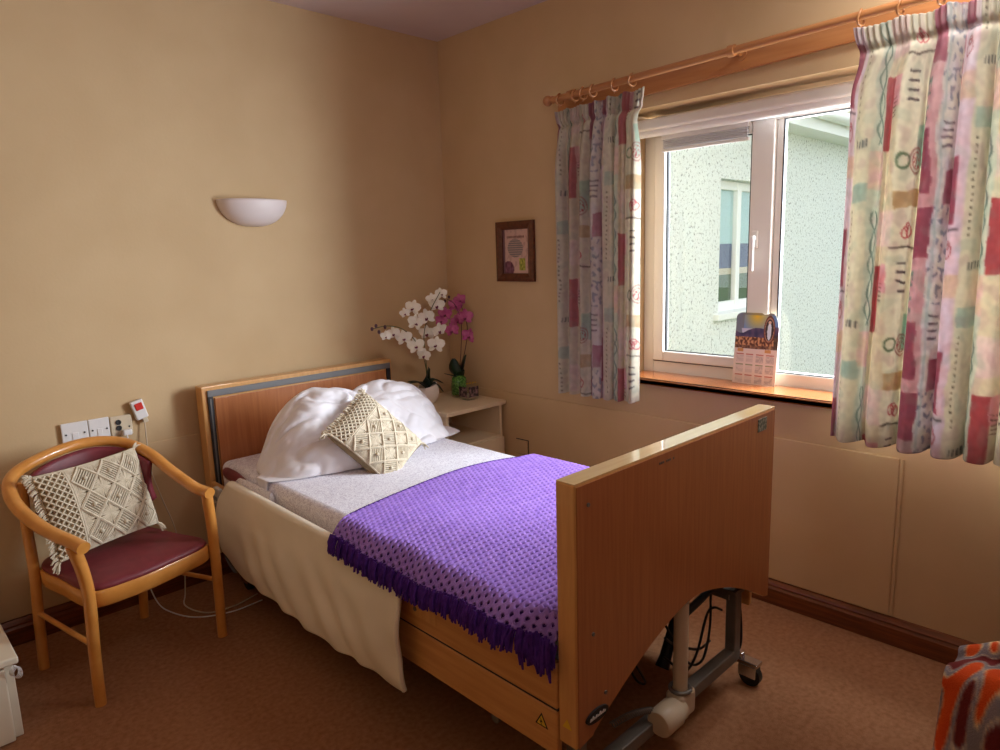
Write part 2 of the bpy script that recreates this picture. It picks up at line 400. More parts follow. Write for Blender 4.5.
# ------------------------------------------------------------------ curtains
CR = (172, 104, 114); BG = (150, 94, 112); CRM = (210, 203, 184); SG = (160, 178, 166); PK = (212, 184, 184); LI = (204, 198, 206); BE = (200, 184, 156); INK = (132, 120, 126)
def cloth(u, v, off=0):
    """u, v in metres on the flat cloth"""
    u += off
    w = .012 * nz(u, v, 1, 9) + .006 * nz(u, v, 2, 30)
    P, Q = .74, .585
    kx = math.floor(u / P); x = (u + w) % P; y = (v + w * .8 + .19 * (kx % 3)) % Q
    t = nz(u, v, 5, 24) * .5 + .5
    def bar(x0, x1, y0, y1): return x0 < x < x1 and y0 < y < y1
    def circ(cx, cy, r, th): return abs(sqrt((x - cx) ** 2 + (y - cy) ** 2) - r) < th
    if x < .10:
        c = mixc(PK, LI, t)
        if bar(0, .07, .05, .25): c = mixc(CR, BG, t)
        if bar(.0, .1, .40, .47): c = mixc(BE, PK, t)
        if bar(.02, .09, .262, .270): c = INK
        if circ(.05, .33, .022, .0025) or circ(.05, .31, .012, .0025): c = (164, 100, 104)
    elif x < .20:
        c = mixc(CRM, (204, 198, 176), t)
        if bar(.12, .128, 0, .3) and (y % .02) < .007: c = (120, 112, 100)
        if bar(.13, .19, .36, .385) and (x % .018) < .009: c = (112, 112, 110)
        if bar(.11, .2, .50, .56): c = mixc(SG, CRM, t * .5)
    elif x < .275:
        c = mixc(SG, CRM, .45 + .4 * t)
        s = abs(x - .237 - .02 * sin(y * 42)) ; s2 = abs(x - .237 + .02 * sin(y * 42 + .6))
        if y < .38 and (s < .006 or s2 < .004): c = (118, 134, 124)
        if bar(.2, .275, .40, .52): c = mixc(PK, BE, t)
    elif x < .40:
        c = mixc(CRM, BE, .25 + .3 * t)
        if bar(.275, .345, .18, .40): c = mixc((180, 106, 104), (164, 90, 96), t)
        if bar(.345, .4, .18, .27): c = mixc(PK, (200, 140, 140), t)
        if bar(.35, .385, .24, .30) and (y % .014) < .004: c = (110, 84, 84)
        if bar(.275, .4, .0, .12): c = mixc(PK, CRM, .3 + t * .4)
    elif x < .56:
        c = mixc(CRM, (214, 208, 188), t)
        if bar(.43, .475, .17, .27) and (y % .028) < .008: c = (104, 94, 94)
        if bar(.40, .56, .12, .127): c = (120, 110, 100)
        if circ(.455, .075, .018, .0025) or circ(.48, .075, .018, .0025) or circ(.467, .06, .014, .0025): c = (176, 84, 90)
        if bar(.485, .56, .33, .46): c = mixc(SG, (170, 196, 172), t)
        if circ(.49, .44, .038, .003) or circ(.49, .44, .026, .002): c = (160, 118, 112)
        if (x - .49) ** 2 + (y - .44) ** 2 < .026 ** 2 and nz(x, y, 3, 110) > .15: c = (160, 60, 66)
        if circ(.43, .44, .022, .004): c = (120, 136, 110)
        if bar(.4, .56, .53, .585): c = mixc(BE, (170, 140, 100), t)
    elif x < .64:
        c = mixc(PK, (190, 150, 150), t)
        if y < .16 or bar(.56, .62, .36, .54): c = mixc(BG, CR, t)
        if bar(.56, .60, .20, .34) and nz(x, y, 7, 60) > .05: c = mixc(SG, (100, 110, 104), t)
    else:
        c = mixc(LI, CRM, t)
        if nz(x, y, 9, 55) > .22 and y < .30: c = mixc((120, 124, 136), LI, .3)
        if bar(.66, .71, .33, .42) and (y % .024) < .008: c = INK
        if bar(.65, .66, .0, .585): c = mixc(SG, LI, .5)
        if bar(.68, .74, .48, .585): c = mixc(BG, PK, t * .6)
    n_ = nz(u, v, 20, 22)
    if n_ > .15: c = mixc(c, (156, 118, 128), .16 * sm(n_, .15, .4))
    if n_ < -.15: c = mixc(c, (146, 162, 148), .2 * sm(-n_, .15, .4))
    c = mixc(c, (170, 156, 146), .16)
    k = 1 + .05 * nz(u, v, 11, 60)
    return tuple(max(0, min(255, a * k)) for a in c)
def curtain(name, label, y0, y1, yb0, yb1, zt0, zt1, zb, nf, full, off, seed, xc=-.1):
    hdr = .075
    def f(u, v):
        yt = lerp(y0, y1, u); yb = lerp(yb0, yb1, u)
        e = sm(v, 0, .25)
        pinch = 1 - .06 * exp(-((v - .075) / .05) ** 2)
        ym = (y0 + y1) / 2
        y = ym + (lerp(yt, yb, sm(v, .1, 1)) - ym) * pinch
        ph = u * nf * 2 * PI + .9 * sin(u * 7 + seed) + .35 * sin(v * 3 + u * 11 + seed)
        amp = lerp(.010, .034, e) * (.75 + .35 * sin(u * 9 + seed * 2))
        x = xc + amp * sin(ph) + .010 * e * sin(ph * 2.1 + 1 + v)
        y += .010 * e * cos(ph) * (-1) - (.035 if y1 > -1.6 else 0) * (u ** 3) * (1 - sm(v, .02, .12))
        tight = 1 - sm(v, .03, .08)
        x += tight * .005 * sin(u * nf * 5 * 2 * PI) - .012 * exp(-((v - .055) / .012) ** 2) * -1
        zt_ = lerp(zt0, zt1, u)
        z = lerp(zt_, zb, v) + .006 * sin(ph) * sm(v, .9, 1) - (.010 * abs(sin(u * PI * 6)) * tight)
        x = min(x, -.035)
        return (x, y, z)
    def col(u, v):
        a_ = [cloth(u * full + dx, v * (zt0 - zb) + dy, off) for dx, dy in ((-.0012, -.0016), (.0022, 0), (-.0008, .0018))]
        return tuple(sum(c[i] for c in a_) / 3 for i in range(3))
    o = gridmesh(330, 330, f, name, 'curtain', None, col, .0016)
    tag(o, label, 'curtain')
    return o
curtain('curtain', 'patterned patchwork curtain hanging left of the window, short and narrow', -.925, -1.385, -.925, -1.385, 2.085, 2.105, .778, 7, 1.25, .0, 1.3)
curtain('curtain', 'wider patterned patchwork curtain hanging right of the window', -2.225, -3.05, -2.215, -3.05, 2.135, 2.15, .765, 9, 1.9, .02, 2.1, -.115)

# ------------------------------------------------------------------ wall lamp
wl = thing('wall_lamp', 'white ceramic half bowl wall light above the bed', 'wall light', (-1.155, 0, 1.6))
bm = bmesh.new(); n = 28; rows = 14; Rx, Ry, Rz = .165, .11, .118; vs = []
for j in range(rows + 1):
    t = j / rows; ring = []
    s = (1 - (1 - t) ** 2.2) ** .5 if t > 0 else 0
    s = sin(t * PI / 2) ** .8
    for i in range(n + 1):
        a = PI + PI * i / n
        ring.append(bm.verts.new((-1.152 + Rx * s * cos(a), -.002 + Ry * s * sin(a), 1.722 - Rz * cos(t * PI / 2) ** 1.1)))
    vs.append(ring)
for j in range(rows):
    for i in range(n): bm.faces.new((vs[j][i], vs[j][i + 1], vs[j + 1][i + 1], vs[j + 1][i]))
bmesh.ops.remove_doubles(bm, verts=bm.verts, dist=1e-5)
o = obj('lamp_shade', bm, 'ceramic', wl, smooth=180); s = o.modifiers.new('t', 'SOLIDIFY'); s.thickness = .006; s.offset = -1
bm = bmesh.new(); box(bm, -1.195, -1.115, -.02, -.001, 1.64, 1.70); cyl(bm, (-1.155, -.02, 1.67), (-1.155, -.05, 1.67), .018, 12); obj('lamp_holder', bm, 'white_plastic', wl, bevel=.002)

# ------------------------------------------------------------------ framed verse
pf = thing('picture_frame', 'small dark wooden framed verse on the wall left of the window', 'picture', (0, -.57, 1.3))
py0, py1, pz0, pz1 = -.706, -.436, 1.302, 1.612; fw = .042
for (ya, yb, za, zb_) in ((py0, py0 + fw, pz0, pz1), (py1 - fw, py1, pz0, pz1)):
    pass
bm = bmesh.new()
out = [(py0, pz0), (py1, pz0), (py1, pz1), (py0, pz1)]; inn = [(py0 + fw, pz0 + fw), (py1 - fw, pz0 + fw), (py1 - fw, pz1 - fw), (py0 + fw, pz1 - fw)]
def ringv(pts, x): return [bm.verts.new((x, a, b)) for a, b in pts]
mid = [(lerp(a[0], b[0], .5), lerp(a[1], b[1], .5)) for a, b in zip(out, inn)]
rs = [ringv(out, -.002), ringv(out, -.020), ringv(mid, -.026), ringv(inn, -.014), ringv(inn, -.004)]
for A, B in zip(rs, rs[1:]):
    for i in range(4): bm.faces.new((A[i], A[(i + 1) % 4], B[(i + 1) % 4], B[i]))
bmesh.ops.recalc_face_normals(bm, faces=bm.faces)
obj('frame', bm, 'darkframe', pf, bevel=.002)
def picc(u, v):   # u: toward -y is right in photo -> u 0 = left (py1)
    c = (206, 172, 158)
    if nz(u, v, 4, 9) > .2: c = (190, 156, 146)
    if .15 < u < .85 and .14 < v < .19 and (u * 60 % 3) < 2: c = (110, 72, 66)
    if (u - .48) ** 2 / .09 + (v - .42) ** 2 / .045 < 1 and (v * 100 % 5) < 2.6: c = (132, 124, 122)
    if (u - .2) ** 2 / .05 + (v - .9) ** 2 / .035 < 1: c = mixc((96, 56, 70), (140, 96, 110), nz(u, v, 2, 14) + .5)
    if u < .07: c = (120, 90, 96)
    if .62 < u < .86 and .66 < v < .93: c = mixc((130, 140, 50), (196, 190, 90), nz(u, v, 6, 18) + .5)
    return c
gridmesh(60, 80, lambda u, v: (-.006, lerp(py1 - fw, py0 + fw, u), lerp(pz1 - fw, pz0 + fw, v)), 'printed_verse', 'print', pf, picc)

# ------------------------------------------------------------------ sockets and call unit on the back wall
def plate(name, label, x0, x1, z0, z1, mat, extras, grp=None):
    t = thing(name, label, 'socket', ((x0 + x1) / 2, 0, z0), grp)
    obj('face_plate', BX(x0 + .001, x1 - .001, -.016, -.008, z0, z1), mat, t, bevel=.003)
    extras(t, x0, x1, z0, z1); return t
def screws(t, x0, x1, z0, z1):
    for fx in (.16, .84):
        bm = bmesh.new(); cyl(bm, (lerp(x0, x1, fx), -.016, (z0 + z1) / 2 - .004), (lerp(x0, x1, fx), -.0185, (z0 + z1) / 2 - .004), .0035, 10); obj('screw', bm, 'darktrim', t)
    bm = bmesh.new(); box(bm, lerp(x0, x1, .38), lerp(x0, x1, .62), -.0185, -.016, z0 + .005, z0 + .042); obj('module', bm, 'white_plastic', t, bevel=.001)
plate('wall_socket', 'plain white socket plate behind the chair, furthest left of three', -2.026, -1.93, .752, .836, 'white_plastic', screws)
plate('wall_socket', 'plain white socket plate between the outer two behind the chair', -1.929, -1.852, .752, .836, 'white_plastic', screws)
def jacks(t, x0, x1, z0, z1):
    for zz in (z1 - .026, z1 - .050):
        bm = bmesh.new(); lathe(bm, (x0 + .030, -.016, zz), [(.0, 0), (.011, 0), (.011, -.004), (.007, -.004), (.007, -.001), (.0, -.001)], 16, 'y'); obj('jack', bm, 'darktrim', t, smooth=40)
    bm = bmesh.new(); cyl(bm, (x1 - .014, -.016, z1 - .05), (x1 - .014, -.0185, z1 - .05), .0035, 10); obj('screw', bm, 'darktrim', t)
    bm = bmesh.new(); box(bm, x0 + .038, x0 + .072, -.045, -.016, z0 + .002, z0 + .026); obj('plug', bm, 'white_plastic', t, bevel=.005)
plate('nurse_call_socket', 'cream socket plate with two round jacks and a plug, nearest the bed', -1.850, -1.766, .748, .832, 'cream_plastic', jacks)
cu = thing('nurse_call_handset', 'white call handset with a red button on the wall', 'call button', (-1.73, 0, .8))
rt = Matrix.Rotation(radians(-14), 3, 'Y')
bm = bmesh.new(); box(bm, -1.762, -1.712, -.032, -.008, .805, .888, rot=rt); obj('body', bm, 'white_plastic', cu, bevel=.006, seg=3)
bm = bmesh.new(); vs = box(bm, -1.752, -1.722, -.036, -.031, .846, .876, rot=rt)
for v in vs: v.co.x -= .002
obj('red_button', bm, 'red', cu, bevel=.002)
bm = bmesh.new(); box(bm, -1.728, -1.708, -.030, -.012, .788, .812, rot=rt); obj('strain_relief', bm, 'cream_plastic', cu, bevel=.003)
bm = bmesh.new(); tube(bm, catmull([(-1.720, -.02, .79), (-1.724, -.03, .68), (-1.722, -.03, .58), (-1.69, -.03, .44), (-1.655, -.035, .30), (-1.64, -.05, .12), (-1.66, -.09, .012), (-1.70, -.2, .006), (-1.66, -.33, .006), (-1.56, -.36, .006), (-1.44, -.33, .006)], 10), .0028, 8)
obj('cable', bm, 'cream_plastic', cu, smooth=60)
bm = bmesh.new(); tube(bm, catmull([(-1.80, -.045, .755), (-1.80, -.06, .64), (-1.82, -.05, .4), (-1.80, -.05, .15), (-1.78, -.10, .02), (-1.76, -.22, .006), (-1.70, -.34, .006), (-1.58, -.40, .006), (-1.45, -.40, .006)], 10), .0028, 8)
tag(obj('power_cable', bm, 'white_plastic', smooth=60), 'white cable from the socket trailing over the carpet behind the chair', 'cable')
so = thing('blanking_plate', 'wall coloured square blanking plate low down beside the bedside cabinet', 'socket', (0, -.59, .37))
obj('face_plate', BX(-.022, -.009, -.632, -.548, .37, .447), 'wall', so, bevel=.003)
obj('back_box', BX(-.0115, -.0093, -.636, -.544, .366, .451), 'darktrim', so)

# ------------------------------------------------------------------ bed
BX0, BX1 = -1.508, -.508
bed = thing('hospital_bed', 'beech electric care bed with grey steel underframe', 'bed', (-1.008, -1.13, 0))
def part(name, bm, mat, parent, **k):
    return obj(name, bm, mat, parent, **k)
# headboard
hb = part('headboard', BX(BX0, BX1, -.112, -.045, .27, .915), 'beech', bed, bevel=.004)
bm = bmesh.new()
box(bm, BX0 + .022, BX1 - .012, -.122, -.1125, .868, .897); 
part('grey_trim', bm, 'greytrim', hb, bevel=.003)
for xa, xb in ((BX0 + .022, BX0 + .046), (BX1 - .036, BX1 - .012)): part('side_channel', BX(xa, xb, -.121, -.1125, .30, .868), 'darktrim', hb, bevel=.002)
bm = bmesh.new(); box(bm, BX0 + .052, BX1 - .042, -.120, -.1125, .42, .860); part('veneer_panel', bm, 'veneer', hb, bevel=.002)
bm = bmesh.new(); box(bm, BX0 + .030, BX0 + .036, -.124, -.121, .31, .86); part('guide_rail', bm, 'greytrim', hb)
# footboard: arched lower edge
def foot_outline(inset=0):
    pts = [(BX0 + inset, .943 - inset), (BX0 + inset, .292)]
    pts.append((BX0 + .06, .300))
    for k in range(25):
        t = k / 24; x = lerp(BX0 + .062, BX1 - .03, t); s = 1 - abs(2 * t - 1) ** 1.6
        z = .305 + .175 * max(0, s)
        pts.append((x, z))
    pts += [(BX1 - inset, .300), (BX1 - inset, .943 - inset)]
    return pts
bm = bmesh.new(); prism(bm, foot_outline(), 'y', -2.196, -2.142); fb = part('footboard', bm, 'beech', bed, bevel=.004)
bm = bmesh.new(); prism(bm, [(x, z + (.002 if z < .6 else 0)) for x, z in foot_outline(.007)], 'y', -2.1985, -2.1955); part('veneer_panel', bm, 'veneer', fb)
M['painted_glow'] = mottled('beech_painted_glow', (226, 194, 140), (234, 204, 152), 9, .2, 0, stretch=(.6, 6, 6), coat=1)  # paler glossy strip along the footboard top paints in the window's glow
part('top_glow_strip', BX(BX0 + .001, BX1 - .001, -2.1955, -2.1425, .9425, .9445), 'painted_glow', fb, bevel=.0008)
# bolts, label, badge
for x, z in ((-1.462, .887), (-1.447, .565), (-1.40, .392)):
    bm = bmesh.new(); cyl(bm, (x, -2.198, z), (x, -2.2015, z), .005, 12); part('bolt_cover', bm, 'steel', fb)
part('maker_label', BX(-.632, -.575, -2.2005, -2.1985, .884, .925), 'silverlab', fb)
bm = bmesh.new()
for k in range(9):
    if k % 4 != 3: box(bm, -1.175 + k * .008, -1.170 + k * .008, -2.1995, -2.1985, .911 + .0, .917)
part('faint_lettering', bm, 'steel', fb)
bm = bmesh.new(); tube(bm, [(-1.436, -2.1985, .352), (-1.436, -2.2035, .352)], .042, 28, sx=.40, sy=1.0, ref=(0, 0, 1))
for v in bm.verts: v.co = Matrix.Rotation(radians(0), 3, 'Y') @ (v.co - Vector((-1.436, 0, .352))) + Vector((-1.436, 0, .352))
bd = part('oval_badge', bm, 'black', fb, smooth=40)
bm = bmesh.new()
for k in range(9):
    hgt = (.007, .010, .005, .008, .005, .010, .006, .008, .005)[k]
    vsb = box(bm, -1.466 + k * .0068, -1.4615 + k * .0068, -2.2045, -2.2035, .348, .348 + hgt)
    for v in vsb: v.co.x += (v.co.z - .35) * .35
part('badge_lettering', bm, 'white_plastic', bd) if False else obj('badge_lettering', bm, 'white_plastic', fb)
# side panels, two boards with groove
for s, x0, x1 in ((-1, -1.512, -1.492), (1, -.524, -.504)):
    bm = bmesh.new(); box(bm, x0, x1, -2.140, -.122, .372, .492); up = part('side_panel', bm, 'beech_y', bed, bevel=.005, seg=3)
    bm = bmesh.new(); box(bm, x0, x1, -2.140, -.122, .245, .366); lo = part('side_panel', bm, 'beech_y', bed, bevel=.005, seg=3)
    obj('groove_strip', BX(x0 + .004, x1 - .004, -2.139, -.123, .366, .372), 'darktrim', bed)
    if s < 0:
        bm = bmesh.new(); box(bm, -1.5135, -1.5118, -1.690, -1.560, .412, .450); obj('panel_inlay', bm, 'beech', up, bevel=.0005)
        bm = bmesh.new(); cyl(bm, (-1.5118, -1.595, .433), (-1.516, -1.595, .433), .007, 12); obj('screw', bm, 'steel', up)
        def tri(bmm, y, z, r, x):
            vs = [bmm.verts.new((x, y + r * sin(a), z + r * cos(a))) for a in (0, 2 * PI / 3, 4 * PI / 3)]
            vt = [bmm.verts.new((x + .0006, v.co.y, v.co.z)) for v in vs]
            bmm.faces.new(vs); bmm.faces.new(vt[::-1])
            for i in range(3): bmm.faces.new((vs[i], vt[i], vt[(i + 1) % 3], vs[(i + 1) % 3]))
        bm = bmesh.new(); tri(bm, -2.09, .318, .024, -1.5128); wt = obj('warning_label', bm, 'black', lo)
        bm = bmesh.new(); tri(bm, -2.09, .318, .017, -1.5134); obj('label_face', bm, 'yellow', lo)
        bm = bmesh.new(); prism(bm, [(-2.087, .328), (-2.094, .318), (-2.089, .318), (-2.093, .308), (-2.084, .320), (-2.089, .320)], 'x', -1.5142, -1.5136); obj('bolt_symbol', bm, 'black', lo)
bm = bmesh.new(); 
vs = [bm.verts.new((BX0 - .0008, -2.168 + .016 * sin(a), .345 + .016 * cos(a))) for a in (0, 2 * PI / 3, 4 * PI / 3)]; bm.faces.new(vs)
r_ = bmesh.ops.extrude_face_region(bm, geom=bm.faces[:]); 
for v in [g for g in r_['geom'] if isinstance(g, bmesh.types.BMVert)]: v.co.x += .0007
obj('warning_label', bm, 'yellow', fb)
# deck under the mattress
bm = bmesh.new(); box(bm, -1.47, -.55, -2.10, -.15, .385, .41)
for k in range(4): box(bm, -1.47, -.55, -.5 - k * .5, -.46 - k * .5, .35, .385)
part('mattress_deck', bm, 'steel', bed)
bm = bmesh.new()
for x in (-1.40, -.63): box(bm, x - .02, x + .02, -2.13, -.14, .31, .35)
part('main_frame', bm, 'steel', bed, bevel=.003)
# end frames with posts and castors
for yb in (-2.165, -.20):
    bm = bmesh.new(); yo = yb if yb < -1 else yb
    yy = yb + .03 if yb < -1 else yb
    box(bm, -1.40, -.625, yy - .02, yy + .02, .095, .135); part('cross_bar', bm, 'steel', bed, bevel=.004)
    for x in (-1.435, -.625):
        bm = bmesh.new(); box(bm, x - .02, x + .02, yy - .018, yy + .018, .095, .335); box(bm, x - .035, x + .035, yy - .024, yy + .024, .335, .352); part('post', bm, 'steel', bed, bevel=.004)
        cx = x + (.045 if x > -1 else -.0)
        bm = bmesh.new(); lathe(bm, (cx - .012, yy - .045, .036), [(.0, 0), (.036, 0), (.036, .024), (.0, .024)], 22, 'x'); cs = part('castor', bm, 'black', bed, smooth=40)
        bm = bmesh.new(); box(bm, cx - .020, cx + .020, yy - .075, yy + .0, .074, .088); box(bm, cx - .021, cx - .015, yy - .07, yy - .01, .034, .076); box(bm, cx + .015, cx + .021, yy - .07, yy - .01, .034, .076)
        cyl(bm, (cx, yy - .01, .085), (cx, yy - .01, .105), .012, 10)
        obj('castor_fork', bm, 'chrome', bed, bevel=.002)
for (a, b_) in (((-1.38, -1.8, .34), (-1.38, -.5, .13)), ((-.66, -1.8, .13), (-.66, -.5, .34)), ((-1.38, -.5, .34), (-1.38, -1.8, .13)), ((-.66, -.5, .13), (-.66, -1.8, .34))):
    bm = bmesh.new(); tube(bm, [a, b_], .016, 8); part('lifting_arm', bm, 'steel', bed, smooth=60)
if False: part('lifting_arm', bm, 'steel', bed, smooth=60)
bm = bmesh.new(); cyl(bm, (-1.40, -1.80, .12), (-.64, -1.80, .12), .016); cyl(bm, (-1.40, -1.80, .32), (-.64, -1.80, .32), .016); part('torsion_bar', bm, 'steel', bed, smooth=60)
# actuator at the foot end
bm = bmesh.new(); cyl(bm, (-1.0, -2.165, .17), (-1.0, -2.165, .46), .021, 20); ac = part('actuator', bm, 'cream_plastic', bed, smooth=50)
bm = bmesh.new(); box(bm, -1.037, -.957, -2.195, -2.135, .105, .185); obj('gear_housing', bm, 'cream_plastic', bed, bevel=.014, seg=4)
bm = bmesh.new(); lathe(bm, (-1.02, -2.172, .140), [(.0, -.105), (.034, -.105), (.040, -.098), (.041, -.03), (.036, -.02), (.036, .0)], 24, 'x'); obj('motor', bm, 'cream_plastic', bed, smooth=40)
bm = bmesh.new(); tube(bm, [(-1.0 + .029 * cos(t), -2.165 + .029 * sin(t), .188) for t in [k * 2 * PI / 24 for k in range(24)]], .006, 8, closed=True); obj('collar', bm, 'steel', bed, smooth=60)
bm = bmesh.new(); pts = []
for k in range(240):
    t = k / 239; a = t * 2 * PI * 20; pts.append((-1.24 + .13 * t, -2.10 + .008 * cos(a) - .045 * t, .165 + .01 * sin(PI * t) + .008 * sin(a)))
tube(bm, pts, .0024, 6); obj('coiled_cable', bm, 'steel', bed, smooth=60)
# second lifting strut, dark
bm = bmesh.new(); tube(bm, [(-.64, -1.98, .34), (-.70, -1.98, .26), (-.80, -1.99, .12), (-.82, -1.99, .09)], [.014, .017, .020, .024], 14); obj('gas_strut', bm, 'black', bed, smooth=50)
bm = bmesh.new(); box(bm, -.86, -.62, -2.06, -1.98, .355, .38); tube(bm, catmull([(-.95, -2.12, .36), (-.82, -2.12, .375), (-.70, -2.12, .40)], 6), .012, 10); obj('junction_box', bm, 'black', bed, bevel=.006)

# black flexes under the foot end
t = thing('mains_flex', 'looped black flexes hanging under the foot of the bed', 'cable', (-.72, -2.05, 0))
for pts in ([(-.90, -2.05, .30), (-.84, -2.06, .20), (-.78, -2.07, .12), (-.70, -2.07, .10), (-.64, -2.06, .18), (-.62, -2.05, .28), (-.615, -2.05, .34)],
            [(-.86, -2.02, .16), (-.80, -2.06, .10), (-.76, -2.08, .15), (-.70, -2.08, .26), (-.655, -2.08, .27), (-.60, -2.08, .24)],
            [(-.98, -2.10, .31), (-.86, -2.06, .22), (-.72, -2.06, .14), (-.60, -2.04, .11)],
            [(-.588, -2.14, .26), (-.575, -2.14, .18), (-.58, -2.14, .12), (-.60, -2.12, .07)],
            [(-1.05, -2.0, .30), (-.98, -1.98, .15), (-.90, -1.96, .06), (-.80, -1.9, .012), (-.6, -1.6, .008), (-.35, -1.3, .008), (-.12, -1.1, .008)]):
    bm = bmesh.new(); tube(bm, catmull(pts, 12), .0042, 8); obj('flex', bm, 'black', t, smooth=60)

# ------------------------------------------------------------------ mattress
def rbox(x0, x1, y0, y1, z0, z1, r, name, mat, parent=None, top=None, nx=60, ny=120):
    """rounded slab as a closed grid, top may be displaced"""
    bm = bmesh.new(); box(bm, x0, x1, y0, y1, z0, z1)
    o = obj(name, bm, mat, parent, bevel=r, seg=5, smooth=40); return o
mt_ = rbox(-1.470, -.552, -2.125, -.135, .412, .582, .035, 'mattress', 'sheet')
tag(mt_, 'mattress in a pale sprigged cotton sheet lying on the bed', 'mattress')
bm = bmesh.new(); 
tube(bm, catmull([(-1.478, -.20, .545), (-1.480, -.30, .548), (-1.478, -.42, .535)], 6), [.014, .02, .022, .024, .024, .024, .024, .024, .024, .022, .02, .018, .012], 10, sx=1.2, sy=.6)
obj('burgundy_cover_corner', bm, 'vinyl', mt_, smooth=60)
bm = bmesh.new()
for k in range(2):
    pass
tube(bm, catmull([(-1.482, -.30, .52), (-1.490, -.48, .535), (-1.486, -.66, .53)], 6), [.02] * 13, 10, sx=1.6, sy=.5)
obj('sheet_tuck', bm, 'sheet', mt_, smooth=60)

# ------------------------------------------------------------------ side bumper
def bump_f(u, v):
    y = lerp(lerp(-.39, -.31, sm(v, .0, .4)), -1.565, u)
    if v < .12:
        t = v / .12; x = lerp(-1.478, -1.536, t); z = .505 + .048 * sin(t * PI / 2 + .0) if t < 1 else .553
        z = .500 + .05 * sin(t * PI * .62)
    else:
        t = (v - .12) / .88
        zb = .205 - .03 * sin(u * PI) + .035 * exp(-((u) / .10) ** 2) - .006 * u
        z0 = .500 + .05 * sin(PI * .62); z = lerp(z0, zb, t)
        x = -1.536 - .022 * sin(t * PI * .9) - .006 * t
        w = sin(u * 46 - t * 9 + 2.5 * nz(u * 5, t, 3)) * .0065 * sm(t, .1, .7) * sm(u, .1, .3) * (1 - .5 * sm(u, .7, 1))
        x += w - .010 * sm(t, .1, .5) + .010 * nz(u * 4, t * 3, 8) - .012 * sm(t, .85, 1) * 0
        y += .02 * t * sm(u, .6, 1) * -1
    z -= .022 * u * (1 - v * .5)
    return (x, y, z)
o = gridmesh(160, 70, bump_f, 'side_bumper', 'bumper', None, None, .012)
tag(o, 'cream padded rail cover draped over the near side of the bed', 'bumper pad')
bm = bmesh.new(); tube(bm, [Vector(bump_f(1, v / 40)) for v in range(3, 41)], .0085, 8); obj('edge_piping', bm, 'bumper', o, smooth=60)

# bed control
hc = thing('bed_handset', 'grey bed control handset hooked over the near head corner', 'remote control', (-1.55, -.29, .4))
bm = bmesh.new(); box(bm, -1.560, -1.538, -.315, -.262, .345, .515, rot=Matrix.Rotation(radians(4), 3, 'X')); obj('body', bm, newmat('light_grey_plastic', (176, 170, 160), .5)[0], hc, bevel=.007, seg=3)
bm = bmesh.new()
for k in range(4): box(bm, -1.563, -1.559, -.303, -.275, .37 + k * .03, .388 + k * .03)
obj('button', bm, 'greytrim', hc, bevel=.002)
bm = bmesh.new(); pts = []
for k in range(260):
    t = k / 259; a = t * 2 * PI * 26; pts.append((-1.552 + .008 * cos(a), -.275 - .13 * t ** 2 + .0 * t, .35 - .235 * t + .008 * sin(a) * .6 + .06 * t ** 3))
tube(bm, pts, .0025, 6); obj('coiled_lead', bm, 'greytrim', hc, smooth=60)

# ------------------------------------------------------------------ crocheted blanket
PT = .0215
def bl_edge(x): return -1.135 - .06 * ((x + .98) / .5) ** 2
def bl_base(a, b):
    """a metres across from the hanging edge, b metres towards the foot"""
    L1 = .085
    if a < L1:
        t = a / L1; x = lerp(-1.552, -1.478, t ** 1.1); z = lerp(.556, .604, sin(t * PI / 2))
    else:
        x = -1.478 + (a - L1); z = .604
        if x > -.56:
            q = x + .56; x = -.56 + .045 * sin(min(1, q / .06) * PI / 2); z = .604 - .06 * (q / .06) ** 2 if q < .06 else .544 - (q - .06)
    return x, z
BW, BLn = 1.06, 1.0
nu, nv = int(BW / PT * 8), int(BLn / PT * 8)
def bl_f(u, v):
    a, b = u * BW, v * BLn
    x, z = bl_base(a, b)
    e = bl_edge(x); y = lerp(e, -2.137, v)
    # puff between holes
    row = b / PT; r0 = math.floor(row); 
    cx = a / PT + .5 * (r0 % 2); fx = cx - math.floor(cx) - .5; fy = row - r0 - .5
    d = sqrt((fx * 1.0) ** 2 + (fy * 1.15) ** 2)
    h = -.012 * exp(-(d / .30) ** 2) + .0022 * cos(fy * 2 * PI + PI)
    z += .010 * nz(a * 2.2, b * 2.2, 4) * sm(a, .05, .3) + .008 * sin(b * 5 + a * 3) * sm(a, 0, .3) * (1 - sm(a, .85, .95))
    z -= .0
    if a < .085:
        t = a / .085; x += .040 * (1 - t) * sm(v, .86, 1); x += -h * (1 - t) * -1 * 1; z += h * t; x += .006 * sin(b * 21)
        x = min(x, -1.478)
        z += .006 * sin(b * 9 + 1) * (1 - t) + (.0 * v * (1 - t)) - .02 * sm(v, .9, 1) * (1 - t)
    else: z += h
    return (x, y, z)
bl = gridmesh(nu, nv, bl_f, 'crochet_blanket', 'lilac', None, None, .004, flip=True)
bmh = bmesh.new(); bmh.from_mesh(bl.data); bmh.faces.ensure_lookup_table(); kill = []
for j in range(nv):
    for i in range(nu):
        a = (i + .5) / nu * BW; b = (j + .5) / nv * BLn; row = b / PT; r0 = math.floor(row)
        cx = a / PT + .5 * (r0 % 2); fx = cx - math.floor(cx) - .5; fy = row - r0 - .5
        if fx * fx + fy * fy * 1.3 < .255 ** 2: kill.append(bmh.faces[j * nu + i])
bmesh.ops.delete(bmh, geom=kill, context='FACES'); bmh.to_mesh(bl.data); bmh.free()
